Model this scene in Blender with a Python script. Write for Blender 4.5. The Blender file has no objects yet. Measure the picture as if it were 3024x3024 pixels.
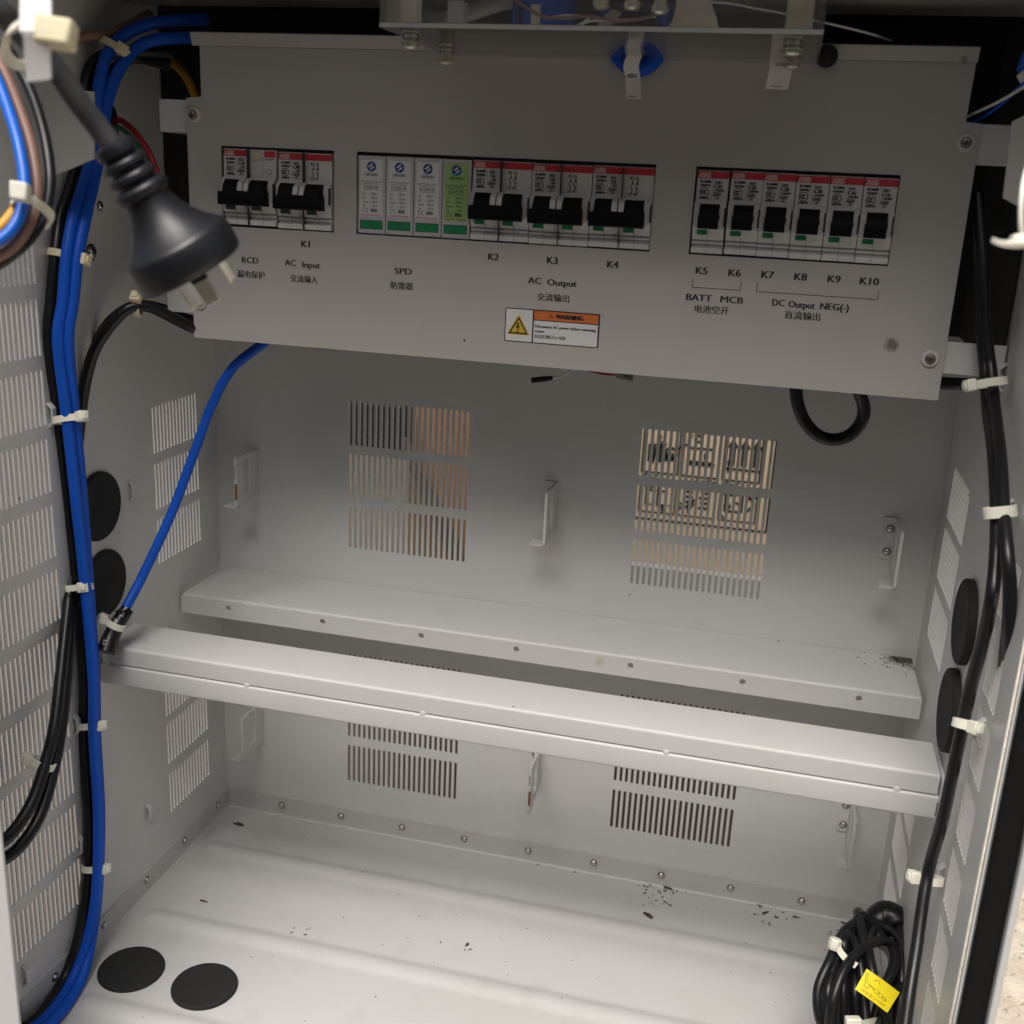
import bpy, bmesh, math, random
from mathutils import Vector, Matrix, Euler
from mathutils.geometry import delaunay_2d_cdt
random.seed(11)
S = 0.001                                   # everything below is measured in millimetres
scn = bpy.context.scene
COL = scn.collection
W = 548.8                                   # inner width of the cabinet (x); back wall y=0, open front y=-279

# ------------------------------------------------------------------ camera
F_PX = 3243.87                              # focal length in photo pixels (3024 px frame)
CAM = Vector((426.69, -779.42, 520.14))
ROT = Euler((math.radians(73.38), math.radians(-2.68), math.radians(13.89)), 'XYZ')
RM = ROT.to_matrix()
cd = bpy.data.cameras.new('camera'); cam = bpy.data.objects.new('camera', cd); COL.objects.link(cam)
cam.location = CAM * S; cam.rotation_euler = ROT
cd.sensor_width = 36; cd.sensor_fit = 'HORIZONTAL'; cd.lens = 36 * F_PX / 3024
cd.clip_start = 0.01; cd.clip_end = 2000
cd.dof.use_dof = True; cd.dof.focus_distance = 0.70; cd.dof.aperture_fstop = 13.5
scn.camera = cam

# ------------------------------------------------------------------ sky, sun, exposure (overcast daylight)
SUN_EL, SUN_AZ = 61, 5                     # degrees; the sun stands in front of the cabinet (towards -y)
w = bpy.data.worlds.new('World'); scn.world = w; w.use_nodes = True
nt = w.node_tree; nt.nodes.clear()
sky = nt.nodes.new('ShaderNodeTexSky'); sky.sky_type = 'NISHITA'; sky.sun_disc = False
sky.sun_elevation = math.radians(SUN_EL); sky.sun_rotation = math.radians(180 + SUN_AZ)
sky.dust_density = 6; sky.air_density = 1.0; sky.ozone_density = 0.3
bg = nt.nodes.new('ShaderNodeBackground'); bg.inputs['Strength'].default_value = 0.05
wo = nt.nodes.new('ShaderNodeOutputWorld')
nt.links.new(sky.outputs[0], bg.inputs[0]); nt.links.new(bg.outputs[0], wo.inputs[0])
sd = bpy.data.lights.new('sun', 'SUN'); sun = bpy.data.objects.new('sun', sd); COL.objects.link(sun)
sd.energy = 1.9; sd.angle = math.radians(40); sd.color = (1.0, 0.98, 0.95)
_e, _a = math.radians(SUN_EL), math.radians(SUN_AZ)
sdir = Vector((-math.cos(_e) * math.sin(_a), -math.cos(_e) * math.cos(_a), math.sin(_e)))   # towards the sun
sun.rotation_euler = sdir.to_track_quat('Z', 'Y').to_euler()
sun.location = (0, -2, 3)
vs = scn.view_settings
scn.display_settings.display_device = 'sRGB'
vs.view_transform = 'Standard'; vs.look = 'None'; vs.gamma = 1; vs.use_curve_mapping = False
vs.exposure = 0.95
scn.cycles.max_bounces = 10; scn.cycles.diffuse_bounces = 6; scn.cycles.transparent_max_bounces = 12
scn.cycles.use_denoising = True

# ------------------------------------------------------------------ helpers: points
def at(u, v, ax, val):                      # photo pixel -> point on a real plane x/y/z = val (mm)
    d = RM @ Vector(((u - 1512) / F_PX, (1512 - v) / F_PX, -1)); i = 'xyz'.index(ax)
    return CAM + d * ((val - CAM[i]) / d[i])
def dep(u, v, z):                           # photo pixel -> point at a distance z in front of the lens (mm)
    return CAM + (RM @ Vector(((u - 1512) / F_PX, (1512 - v) / F_PX, -1))) * z
def q(k, u, v):                             # pixel of one of nine close-ups -> photo pixel
    return ((k - 1) % 3 * 1008 + u * 1008 / 1932, (k - 1) // 3 * 1008 + v * 1008 / 1932)
FWD = -(RM @ Vector((0, 0, 1))); RGT = RM @ Vector((1, 0, 0)); UPV = RM @ Vector((0, 1, 0))

# ------------------------------------------------------------------ helpers: materials
def new_mat(name):
    m = bpy.data.materials.new(name); m.use_nodes = True
    return m, m.node_tree, m.node_tree.nodes['Principled BSDF']
def mat(name, col, rough=.5, metal=0., var=.06, scale=60, bump=0., bscale=900, spec=.5, sub=0., coat=0.):
    m, t, b = new_mat(name)
    tc = t.nodes.new('ShaderNodeTexCoord')
    n = t.nodes.new('ShaderNodeTexNoise'); n.inputs['Scale'].default_value = scale; n.inputs['Detail'].default_value = 5
    t.links.new(tc.outputs['Object'], n.inputs['Vector'])
    mx = t.nodes.new('ShaderNodeMix'); mx.data_type = 'RGBA'
    mx.inputs[6].default_value = [c * (1 - var) for c in col] + [1]; mx.inputs[7].default_value = [min(1, c * (1 + var)) for c in col] + [1]
    t.links.new(n.outputs['Fac'], mx.inputs[0]); t.links.new(mx.outputs[2], b.inputs['Base Color'])
    mr = t.nodes.new('ShaderNodeMapRange'); mr.inputs['To Min'].default_value = max(0, rough - .07); mr.inputs['To Max'].default_value = min(1, rough + .07)
    t.links.new(n.outputs['Fac'], mr.inputs['Value']); t.links.new(mr.outputs[0], b.inputs['Roughness'])
    b.inputs['Metallic'].default_value = metal; b.inputs['Specular IOR Level'].default_value = spec
    if coat: b.inputs['Coat Weight'].default_value = coat; b.inputs['Coat Roughness'].default_value = .15
    if sub:
        b.inputs['Subsurface Weight'].default_value = sub; b.inputs['Subsurface Radius'].default_value = (.004, .003, .002); b.inputs['Subsurface Scale'].default_value = .5
    if bump:
        n2 = t.nodes.new('ShaderNodeTexNoise'); n2.inputs['Scale'].default_value = bscale; n2.inputs['Detail'].default_value = 3
        t.links.new(tc.outputs['Object'], n2.inputs['Vector'])
        bp = t.nodes.new('ShaderNodeBump'); bp.inputs['Strength'].default_value = bump; bp.inputs['Distance'].default_value = .0004
        t.links.new(n2.outputs['Fac'], bp.inputs['Height']); t.links.new(bp.outputs[0], b.inputs['Normal'])
    return m
def paint(name, col, rough=.42, dust=.10, specks=.09, stains_and_shade=()):
    """grey powder coat: orange-peel bump, faint dust, sparse dark specks, stains = [(x, y, z, radius mm, rgb, amount)]"""
    m, t, b = new_mat(name)
    L = t.links.new
    tc = t.nodes.new('ShaderNodeTexCoord')
    def noise(s, d=4):
        n = t.nodes.new('ShaderNodeTexNoise'); n.inputs['Scale'].default_value = s; n.inputs['Detail'].default_value = d
        L(tc.outputs['Object'], n.inputs['Vector']); return n
    def ramp(src, a, c):
        r = t.nodes.new('ShaderNodeMapRange'); r.inputs['From Min'].default_value = a; r.inputs['From Max'].default_value = c
        L(src, r.inputs['Value']); return r.outputs[0]
    def math_(op, a, c):
        k = t.nodes.new('ShaderNodeMath'); k.operation = op; k.use_clamp = True
        for i, x in enumerate((a, c)):
            if isinstance(x, (int, float)): k.inputs[i].default_value = x
            else: L(x, k.inputs[i])
        return k.outputs[0]
    def mix(fac, a, c):
        k = t.nodes.new('ShaderNodeMix'); k.data_type = 'RGBA'; L(fac, k.inputs[0])
        if isinstance(a, tuple): k.inputs[6].default_value = (*a, 1)
        else: L(a, k.inputs[6])
        k.inputs[7].default_value = (*c, 1); return k.outputs[2]
    big = noise(9, 6)
    cur = mix(math_('MULTIPLY', ramp(big.outputs['Fac'], .45, .75), dust), tuple(col), tuple(c * k for c, k in zip(col, (.80, .76, .68))))
    v = t.nodes.new('ShaderNodeTexVoronoi'); v.inputs['Scale'].default_value = 62; v.inputs['Randomness'].default_value = 1
    L(tc.outputs['Object'], v.inputs['Vector'])
    sep = t.nodes.new('ShaderNodeSeparateColor'); L(v.outputs['Color'], sep.inputs[0])
    pick = math_('LESS_THAN', sep.outputs[0], specks)
    rad = math_('MULTIPLY', sep.outputs[1], .06)
    dot = math_('MULTIPLY', math_('LESS_THAN', v.outputs['Distance'], rad), pick)
    cur = mix(dot, cur, (.05, .042, .035))
    mp = t.nodes.new('ShaderNodeMapping'); mp.inputs['Scale'].default_value = (9, 520, 520); mp.inputs['Rotation'].default_value = (0, 0, .12)
    L(tc.outputs['Object'], mp.inputs['Vector']); sn = t.nodes.new('ShaderNodeTexNoise'); sn.inputs['Scale'].default_value = 1; sn.inputs['Detail'].default_value = 2; L(mp.outputs[0], sn.inputs['Vector'])
    patch = noise(24, 3)
    cur = mix(math_('MULTIPLY', math_('MULTIPLY', ramp(sn.outputs['Fac'], .66, .74), ramp(patch.outputs['Fac'], .52, .62)), .22), cur, (.30, .29, .27))
    smudge = noise(38, 5)
    cur = mix(math_('MULTIPLY', ramp(smudge.outputs['Fac'], .56, .74), dust * .9), cur, (.33, .31, .28))
    sm = noise(420, 3)
    for (x, y, z, r, rgb, amt) in stains_and_shade:
        vm = t.nodes.new('ShaderNodeVectorMath'); vm.operation = 'DISTANCE'
        L(tc.outputs['Object'], vm.inputs[0]); vm.inputs[1].default_value = (x * S, y * S, z * S)
        fall = ramp(vm.outputs['Value'], r * S, 0)
        k = math_('MULTIPLY', ramp(math_('MULTIPLY', fall, math_('ADD', sm.outputs['Fac'], .35)), .28, .6), amt)
        cur = mix(k, cur, rgb)
    L(cur, b.inputs['Base Color'])
    L(math_('ADD', math_('MULTIPLY', big.outputs['Fac'], .2), rough - .1), b.inputs['Roughness'])
    n2 = noise(1500, 2)
    bp = t.nodes.new('ShaderNodeBump'); bp.inputs['Strength'].default_value = .18; bp.inputs['Distance'].default_value = .0003
    L(n2.outputs['Fac'], bp.inputs['Height']); L(bp.outputs[0], b.inputs['Normal'])
    return m
PC = (.60, .60, .585)
M = {}
M['paint'] = paint('grey_powder_coat', PC)
M['paint_floor'] = paint('grey_powder_coat_floor', (.51, .508, .498), dust=.22, specks=.13, stains_and_shade=[(430, -18, -18, 34, (.2, .18, .15), .5)])
M['steel'] = mat('bright_steel', (.62, .61, .59), .22, 1, .05, 300)
M['brass'] = mat('brass_zinc', (.80, .77, .62), .25, .7, .08, 300)
M['dark_steel'] = mat('dull_steel', (.30, .27, .23), .35, 1, .1, 300)
M['nylon'] = mat('natural_nylon', (.78, .76, .65), .4, 0, .05, 200, sub=.25)
M['nylon_yellow'] = mat('aged_nylon', (.72, .65, .43), .4, 0, .05, 200, sub=.25)
M['washer'] = mat('white_nylon_washer', (.58, .57, .57), .45, 0, .04)
M['rubber'] = mat('black_rubber', (.018, .018, .018), .7, 0, .3, 80, .3, 500, spec=.25)
M['seal'] = mat('black_foam_seal', (.008, .008, .008), .85, 0, .3, 60, .4, 800, spec=.15)
M['cable_black'] = mat('black_pvc', (.008, .008, .009), .34, 0, .3, 60, .1, 600, spec=.4)
M['plug_black'] = mat('black_plug_vinyl', (.012, .0125, .015), .36, 0, .25, 50, .15, 700, spec=.5)
M['cord_dusty'] = mat('dusty_black_cord', (.035, .035, .036), .62, 0, .5, 45, .2, 500)
M['cable_blue'] = mat('blue_pvc', (.006, .082, .50), .45, 0, .12, 40, spec=.22)
M['cable_blue_light'] = mat('bright_blue_pvc', (.006, .13, .62), .35, 0, .08, 40)
M['cable_brown'] = mat('brown_pvc', (.24, .13, .10), .42, 0, .08, 40)
M['cable_yellow'] = mat('yellow_pvc', (.70, .36, .03), .42, 0, .08, 40)
M['cable_red'] = mat('red_pvc', (.42, .02, .04), .42, 0, .08, 40)
M['cable_green'] = mat('green_pvc', (.03, .17, .05), .42, 0, .08, 40)
M['cable_white'] = mat('white_pvc', (.70, .69, .66), .42, 0, .08, 40)
M['breaker'] = mat('breaker_grey_plastic', (.60, .59, .565), .42, 0, .04, 80, .05, 900)
M['breaker_lip'] = mat('breaker_light_plastic', (.70, .69, .67), .40, 0, .04, 80)
M['surge'] = mat('surge_grey_plastic', (.54, .54, .54), .42, 0, .04, 80)
M['groove'] = mat('seam_shadow_gap', (.05, .05, .045), .8, 0, .1)
M['red'] = mat('red_brand_band', (.52, .04, .06), .38, 0, .05, 80)
M['toggle'] = mat('black_toggle_plastic', (.004, .004, .004), .55, 0, .2, 80, spec=.15)
M['green'] = mat('green_indicator', (.02, .25, .09), .28, 0, .15, 160, coat=.3)
M['green_dark'] = mat('dull_green_indicator', (.05, .075, .055), .35, 0, .2, 160)
M['ink'] = mat('black_ink', (.012, .011, .011), .6, 0, .1)
M['ink_grey'] = mat('grey_ink', (.10, .10, .10), .6, 0, .1)
M['ink_red'] = mat('red_ink', (.55, .06, .06), .6, 0, .1)
M['ink_white'] = mat('white_ink', (.62, .60, .58), .6, 0, .1)
M['ink_pale'] = mat('pale_red_ink', (.62, .42, .40), .6, 0, .1)
M['logo_blue'] = mat('blue_logo_ink', (.02, .07, .28), .5, 0, .1)
M['label'] = mat('white_label_film', (.72, .72, .71), .45, 0, .03)
M['label_green'] = mat('green_label_film', (.36, .54, .20), .45, 0, .04)
M['orange'] = mat('orange_ink', (.62, .17, .045), .5, 0, .05)
M['yellow_ink'] = mat('yellow_ink', (.66, .46, .05), .5, 0, .05)
M['tag_yellow'] = mat('yellow_tag_film', (.86, .70, .01), .42, 0, .04)
M['tag_line'] = mat('tag_print', (.30, .24, .01), .6, 0, .05)
M['paper'] = mat('white_tag_film', (.66, .64, .62), .5, 0, .04)
M['button'] = mat('beige_test_button', (.55, .49, .38), .45, 0, .04)
M['rust'] = mat('rust', (.23, .09, .02), .85, 0, .5, 400)
M['dead_leaf'] = mat('dead_leaf', (.055, .040, .028), .85, 0, .4, 300)
M['crumb'] = mat('dirt_crumb', (.035, .027, .02), .9, 0, .5, 300)
M['carton'] = mat('carton_board', (.68, .55, .38), .85, 0, .10, 25, .2, 300)
M['carton_ink'] = mat('carton_print', (.03, .027, .025), .8, 0, .2)
M['plywood'] = mat('orange_plywood', (.38, .22, .13), .8, 0, .15, 18, .2, 200)
M['dark_case'] = mat('black_case', (.015, .015, .016), .6, 0, .2)
M['grey_bar'] = mat('grey_metal_bar', (.42, .42, .40), .5, 0, .1)
M['pallet'] = mat('pallet_wood', (.30, .20, .11), .85, 0, .3, 30, .3, 200)
M['dirty_wood'] = mat('old_dark_wood', (.15, .112, .085), .9, 0, .4, 60, .3, 200)
M['copper'] = mat('pale_braid_sleeve', (.62, .56, .48), .5, 0, .15, 200)
M['blocker_paint'] = mat('grey_blocker_wall', (.22, .215, .21), .85, 0, .12, 6, .2, 100)
M['gap_shade'] = mat('gap_shade_black', (.022, .021, .02), .9, 0, .4, 60, .4, 500)  # near black, stands in for shade in the gaps round the cover
M['edge'] = mat('acrylic_edge_highlight', (.30, .30, .28), .3, 0, .1, 200)
M['gravel'] = mat('pale_gravel', (.20, .178, .152), .9, 0, .1, 60, .2, 140)
M['yard'] = mat('worn_asphalt', (.11, .104, .097), .9, 0, .35, 14, .5, 120)
M['wall_far'] = mat('taupe_render', (.20, .17, .145), .85, 0, .1, 8, .2, 100)
m, t, b = new_mat('clear_acrylic'); M['acrylic'] = m     # clear sheet: mostly see-through, slightly milky, with a gloss
t.nodes.remove(b)
tr = t.nodes.new('ShaderNodeBsdfTransparent'); tr.inputs[0].default_value = (.97, .97, .96, 1)
gl = t.nodes.new('ShaderNodeBsdfGlossy'); gl.inputs['Roughness'].default_value = .08; gl.inputs[0].default_value = (.9, .9, .9, 1)
df = t.nodes.new('ShaderNodeBsdfDiffuse'); df.inputs[0].default_value = (.55, .53, .50, 1)
fr = t.nodes.new('ShaderNodeFresnel'); fr.inputs[0].default_value = 1.45
m1 = t.nodes.new('ShaderNodeMixShader'); m2 = t.nodes.new('ShaderNodeMixShader')
nz = t.nodes.new('ShaderNodeTexNoise'); nz.inputs['Scale'].default_value = 60
mr = t.nodes.new('ShaderNodeMapRange'); mr.inputs['To Min'].default_value = .02; mr.inputs['To Max'].default_value = .09
t.links.new(nz.outputs['Fac'], mr.inputs['Value']); t.links.new(mr.outputs[0], m1.inputs[0])
t.links.new(tr.outputs[0], m1.inputs[1]); t.links.new(df.outputs[0], m1.inputs[2])
t.links.new(fr.outputs[0], m2.inputs[0]); t.links.new(m1.outputs[0], m2.inputs[1]); t.links.new(gl.outputs[0], m2.inputs[2])
t.links.new(m2.outputs[0], t.nodes['Material Output'].inputs[0])
# concrete ground: pale beige with dark grit
m, t, b = new_mat('gritty_concrete'); M['ground'] = m
tc = t.nodes.new('ShaderNodeTexCoord')
n1 = t.nodes.new('ShaderNodeTexNoise'); n1.inputs['Scale'].default_value = 22; n1.inputs['Detail'].default_value = 8
n2 = t.nodes.new('ShaderNodeTexNoise'); n2.inputs['Scale'].default_value = 160; n2.inputs['Detail'].default_value = 4
for n in (n1, n2): t.links.new(tc.outputs['Object'], n.inputs['Vector'])
cr = t.nodes.new('ShaderNodeValToRGB'); e = cr.color_ramp.elements
e[0].position = .30; e[0].color = (.52, .44, .33, 1); e[1].position = .62; e[1].color = (.76, .67, .53, 1)
t.links.new(n1.outputs['Fac'], cr.inputs[0])
c2 = t.nodes.new('ShaderNodeValToRGB'); e = c2.color_ramp.elements
e[0].position = .30; e[0].color = (.15, .12, .09, 1); e[1].position = .40; e[1].color = (1, 1, 1, 1)
t.links.new(n2.outputs['Fac'], c2.inputs[0])
mm = t.nodes.new('ShaderNodeMix'); mm.data_type = 'RGBA'; mm.blend_type = 'MULTIPLY'; mm.inputs[0].default_value = 1
t.links.new(cr.outputs[0], mm.inputs[6]); t.links.new(c2.outputs[0], mm.inputs[7]); t.links.new(mm.outputs[2], b.inputs['Base Color'])
b.inputs['Roughness'].default_value = .9
bp = t.nodes.new('ShaderNodeBump'); bp.inputs['Distance'].default_value = .003; t.links.new(n2.outputs['Fac'], bp.inputs['Height']); t.links.new(bp.outputs[0], b.inputs['Normal'])

# ------------------------------------------------------------------ helpers: meshes
_txt = {}
CAP = .655                                  # cap height of the built-in font at size 1
def glyphs(body, bold=0.):
    k = (body, bold)
    if k not in _txt:
        cu = bpy.data.curves.new('lettering', 'FONT'); cu.body = body; cu.size = 1; cu.resolution_u = 2; cu.offset = bold
        ob = bpy.data.objects.new('lettering', cu); COL.objects.link(ob); bpy.context.view_layer.update()
        me = bpy.data.meshes.new_from_object(ob.evaluated_get(bpy.context.evaluated_depsgraph_get()))
        vs_ = [(v.co.x, v.co.y) for v in me.vertices]; fs = [tuple(p.vertices) for p in me.polygons]
        bpy.data.objects.remove(ob); bpy.data.curves.remove(cu); bpy.data.meshes.remove(me)
        _txt[k] = (vs_, fs)
    return _txt[k]
class MB:
    def __init__(s): s.v = []; s.f = []; s.fm = []; s.mats = []
    def mi(s, m):
        m = M[m] if isinstance(m, str) else m
        if m not in s.mats: s.mats.append(m)
        return s.mats.index(m)
    def add(s, vs_, fs, m):
        o = len(s.v); s.v += [Vector(p) for p in vs_]; i = s.mi(m)
        for f in fs: s.f.append([o + a for a in f]); s.fm.append(i)
    def box(s, x0, x1, y0, y1, z0, z1, m):
        s.add([(x, y, z) for x in (x0, x1) for y in (y0, y1) for z in (z0, z1)],
              [(0, 1, 3, 2), (4, 6, 7, 5), (0, 4, 5, 1), (2, 3, 7, 6), (0, 2, 6, 4), (1, 5, 7, 3)], m)
    def obox(s, c, ex, ey, ez, m):          # box from a centre and three half-axis vectors
        c, ex, ey, ez = map(Vector, (c, ex, ey, ez))
        s.add([c + a * ex + b_ * ey + d * ez for a in (-1, 1) for b_ in (-1, 1) for d in (-1, 1)],
              [(0, 1, 3, 2), (4, 6, 7, 5), (0, 4, 5, 1), (2, 3, 7, 6), (0, 2, 6, 4), (1, 5, 7, 3)], m)
    def prism(s, poly, fr, d0, d1, m):      # polygon (a,b) swept from d0 to d1 through frame fr(a,b,d)
        n = len(poly)
        s.add([fr(a, b_, d0) for a, b_ in poly] + [fr(a, b_, d1) for a, b_ in poly],
              [tuple(range(n))[::-1], tuple(range(n, 2 * n))] + [(i, (i + 1) % n, n + (i + 1) % n, n + i) for i in range(n)], m)
    def flat(s, poly, fr, d, m): s.add([fr(a, b_, d) for a, b_ in poly], [tuple(range(len(poly)))], m)
    def sheet(s, outline, holes, fr, th, m):
        pts = []; ed = []
        for lp in [outline] + holes:
            o = len(pts); n = len(lp); pts += [Vector(p) for p in lp]; ed += [(o + i, o + (i + 1) % n) for i in range(n)]
        r = delaunay_2d_cdt(pts, ed, [], 0, 1e-5)
        rv, rf = r[0], r[2]
        def inside(p, lp):
            c = False; j = len(lp) - 1
            for i in range(len(lp)):
                (xi, yi), (xj, yj) = lp[i], lp[j]
                if (yi > p[1]) != (yj > p[1]) and p[0] < (xj - xi) * (p[1] - yi) / (yj - yi) + xi: c = not c
                j = i
            return c
        bb = [(min(a for a, _ in h), max(a for a, _ in h), min(b_ for _, b_ in h), max(b_ for _, b_ in h), h) for h in holes]
        keep = []
        for f in rf:
            c = sum((rv[i] for i in f), Vector((0, 0))) / len(f)
            if not inside(c, outline): continue
            if any(x0 < c.x < x1 and y0 < c.y < y1 and inside(c, h) for x0, x1, y0, y1, h in bb): continue
            keep.append(tuple(f))
        n = len(rv)
        fs = keep + [tuple(n + i for i in f[::-1]) for f in keep]
        cnt = {}
        for f in keep:
            for i in range(len(f)):
                a, b_ = f[i], f[(i + 1) % len(f)]; cnt[(a, b_)] = 1
        fs += [(b_, a, n + a, n + b_) for (a, b_) in cnt if (b_, a) not in cnt]
        s.add([fr(p.x, p.y, 0) for p in rv] + [fr(p.x, p.y, th) for p in rv], fs, m)
    def tube(s, path, r, m, n=12, caps=True, flat=None):
        path = [Vector(p) for p in path]; rs = r if isinstance(r, (list, tuple)) else [r] * len(path)
        if len(rs) != len(path):
            rs = [rs[min(int(i * (len(rs) - 1) / (len(path) - 1)), len(rs) - 2)] * (1 - (i * (len(rs) - 1) / (len(path) - 1)) % 1) + rs[min(int(i * (len(rs) - 1) / (len(path) - 1)) + 1, len(rs) - 1)] * ((i * (len(rs) - 1) / (len(path) - 1)) % 1) for i in range(len(path))]
        vs_ = []; up = None
        for i, p in enumerate(path):
            tg = (path[min(i + 1, len(path) - 1)] - path[max(i - 1, 0)]).normalized()
            if up is None: up = tg.orthogonal().normalized()
            up = (up - tg * up.dot(tg)).normalized(); bi = tg.cross(up)
            vs_ += [p + (up * math.cos(2 * math.pi * k / n) + bi * math.sin(2 * math.pi * k / n)) * rs[i] for k in range(n)]
        L = len(path)
        fs = [(i * n + k, i * n + (k + 1) % n, (i + 1) * n + (k + 1) % n, (i + 1) * n + k) for i in range(L - 1) for k in range(n)]
        if caps: fs += [tuple(range(n))[::-1], tuple((L - 1) * n + k for k in range(n))]
        s.add(vs_, fs, m)
    def band(s, path, side, w_, th, m, closed=False):   # flat strap: path, per-point width direction, width, thickness
        path = [Vector(p) for p in path]; side = Vector(side).normalized(); n = len(path); vs_ = []
        for i, p in enumerate(path):
            a = path[(i + 1) % n] if closed or i < n - 1 else p; c = path[i - 1] if closed or i else p
            tg = (a - c).normalized(); nr = tg.cross(side).normalized()
            vs_ += [p + side * w_ / 2 + nr * th / 2, p - side * w_ / 2 + nr * th / 2, p - side * w_ / 2 - nr * th / 2, p + side * w_ / 2 - nr * th / 2]
        fs = [(i * 4 + k, i * 4 + (k + 1) % 4, (i + 1) % n * 4 + (k + 1) % 4, (i + 1) % n * 4 + k) for i in range(n if closed else n - 1) for k in range(4)]
        if not closed: fs += [(0, 1, 2, 3), tuple((n - 1) * 4 + k for k in (3, 2, 1, 0))]
        s.add(vs_, fs, m)
    def lathe(s, prof, c, ax, m, n=32):     # prof = [(r, h)] along axis ax from c
        c = Vector(c); ax = Vector(ax).normalized(); u = ax.orthogonal().normalized(); v = ax.cross(u); vs_ = []
        for r, h in prof:
            vs_ += [c + ax * h + (u * math.cos(2 * math.pi * k / n) + v * math.sin(2 * math.pi * k / n)) * max(r, .001) for k in range(n)]
        fs = [(i * n + k, i * n + (k + 1) % n, (i + 1) * n + (k + 1) % n, (i + 1) * n + k) for i in range(len(prof) - 1) for k in range(n)]
        fs += [tuple(range(n))[::-1], tuple((len(prof) - 1) * n + k for k in range(n))]
        s.add(vs_, fs, m)
    def text(s, body, fr, a, b_, h, m, width=None, bold=0., d=0., center=True, rot=0.):
        """lettering with capitals h mm high centred on (a, b) of frame fr, squeezed to width mm"""
        vs_, fs = glyphs(body)
        if not vs_: return
        if bold:
            for i, sx in enumerate((-bold, bold)): s.text(body, fr, a + sx * h * 1.6 * math.cos(rot), b_, h, m, width, 0, d + .012 * (i + 1), center, rot)
        k = h / CAP; x0 = min(x for x, _ in vs_); x1 = max(x for x, _ in vs_)
        kx = width / (x1 - x0) if width else k
        cjk = any(ord(c) > 0x2000 for c in body)
        if cjk: k = h / .86; kx = width / (x1 - x0) if width else k
        cy = .30 if cjk else .365
        cx = (x0 + x1) / 2 if center else x0
        cr, sr = math.cos(rot), math.sin(rot); out = []
        for x, y in vs_:
            X, Y = (x - cx) * kx, (y - cy) * k
            out.append(fr(a + X * cr - Y * sr, b_ + X * sr + Y * cr, d))
        s.add(out, fs, m)
    def line(s, a0, b0, a1, b1, w_, fr, d, m):
        dx, dy = a1 - a0, b1 - b0; l = math.hypot(dx, dy); nx, ny = -dy / l * w_ / 2, dx / l * w_ / 2
        s.flat([(a0 + nx, b0 + ny), (a0 - nx, b0 - ny), (a1 - nx, b1 - ny), (a1 + nx, b1 + ny)], fr, d, m)
    def ring(s, ca, cb, r0, r1, fr, d, m, n=24, sx=1., a0=0., a1=2 * math.pi):
        vs_ = []; full = abs(a1 - a0 - 2 * math.pi) < 1e-6
        for k in range(n + (0 if full else 1)):
            an = a0 + (a1 - a0) * k / n
            vs_ += [fr(ca + math.cos(an) * r0 * sx, cb + math.sin(an) * r0, d), fr(ca + math.cos(an) * r1 * sx, cb + math.sin(an) * r1, d)]
        N = len(vs_) // 2
        s.add(vs_, [(2 * k, 2 * k + 1, 2 * ((k + 1) % N) + 1, 2 * ((k + 1) % N)) for k in range(N if full else N - 1)], m)
    def mesh(s, name, base=(0, 0, 0), ang=35, recalc=True):
        me = bpy.data.meshes.new(name); base = Vector(base)
        me.from_pydata([(p - base) * S for p in s.v], [], s.f)
        for m in s.mats: me.materials.append(m)
        me.polygons.foreach_set('material_index', s.fm)
        if recalc:
            b_ = bmesh.new(); b_.from_mesh(me); bmesh.ops.recalc_face_normals(b_, faces=b_.faces); b_.to_mesh(me); b_.free()
        me.polygons.foreach_set('use_smooth', [True] * len(me.polygons))
        me.set_sharp_from_angle(angle=math.radians(ang)); me.update()
        return me
    def build(s, name, parent=None, base=None, bevel=0., ang=35, recalc=True):
        if base is None: base = parent['_base'] if parent is not None and '_base' in parent else (0, 0, 0)
        me = s.mesh(name, base, ang, recalc); o = bpy.data.objects.new(name, me); COL.objects.link(o)
        if parent is not None: o.parent = parent; o['_base'] = list(base)
        else: o.location = Vector(base) * S; o['_base'] = list(base)
        if bevel:
            bv = o.modifiers.new('edge', 'BEVEL'); bv.width = bevel * S; bv.segments = 2; bv.limit_method = 'ANGLE'; bv.angle_limit = math.radians(40); bv.harden_normals = False
        return o
def tag(o, label=None, cat=None, group=None, kind=None):
    for k, x in (('label', label), ('category', cat), ('group', group), ('kind', kind)):
        if x: o[k] = x
    return o
def thing(name, label, cat, base=(0, 0, 0), group=None):
    o = bpy.data.objects.new(name, None); COL.objects.link(o); o.location = Vector(base) * S; o.empty_display_size = .01
    o['_base'] = list(base); return tag(o, label, cat, group)
def dup(root, loc, label=None):             # copy of a thing with its parts and their sub-parts
    r = root.copy(); COL.objects.link(r); r.location = Vector(loc) * S
    if label: r['label'] = label
    for ch in list(root.children):
        c = ch.copy(); COL.objects.link(c); c.parent = r
        for g in list(ch.children):
            d = g.copy(); COL.objects.link(d); d.parent = c
    return r
def fr_y(y):                                # picture plane x-z, depth towards the viewer
    return lambda a, b_, d: (a, y - d, b_)
def spline(pts, n=8):
    P = [Vector(p) for p in pts]; P = [P[0] * 2 - P[1]] + P + [P[-1] * 2 - P[-2]]; out = []
    for i in range(1, len(P) - 2):
        a, b_, c, d = P[i - 1:i + 3]
        for k in range(n):
            t_ = k / n
            out.append(.5 * ((2 * b_) + (c - a) * t_ + (2 * a - 5 * b_ + 4 * c - d) * t_ ** 2 + (3 * b_ - a - 3 * c + d) * t_ ** 3))
    out.append(P[-2]); return out
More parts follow.
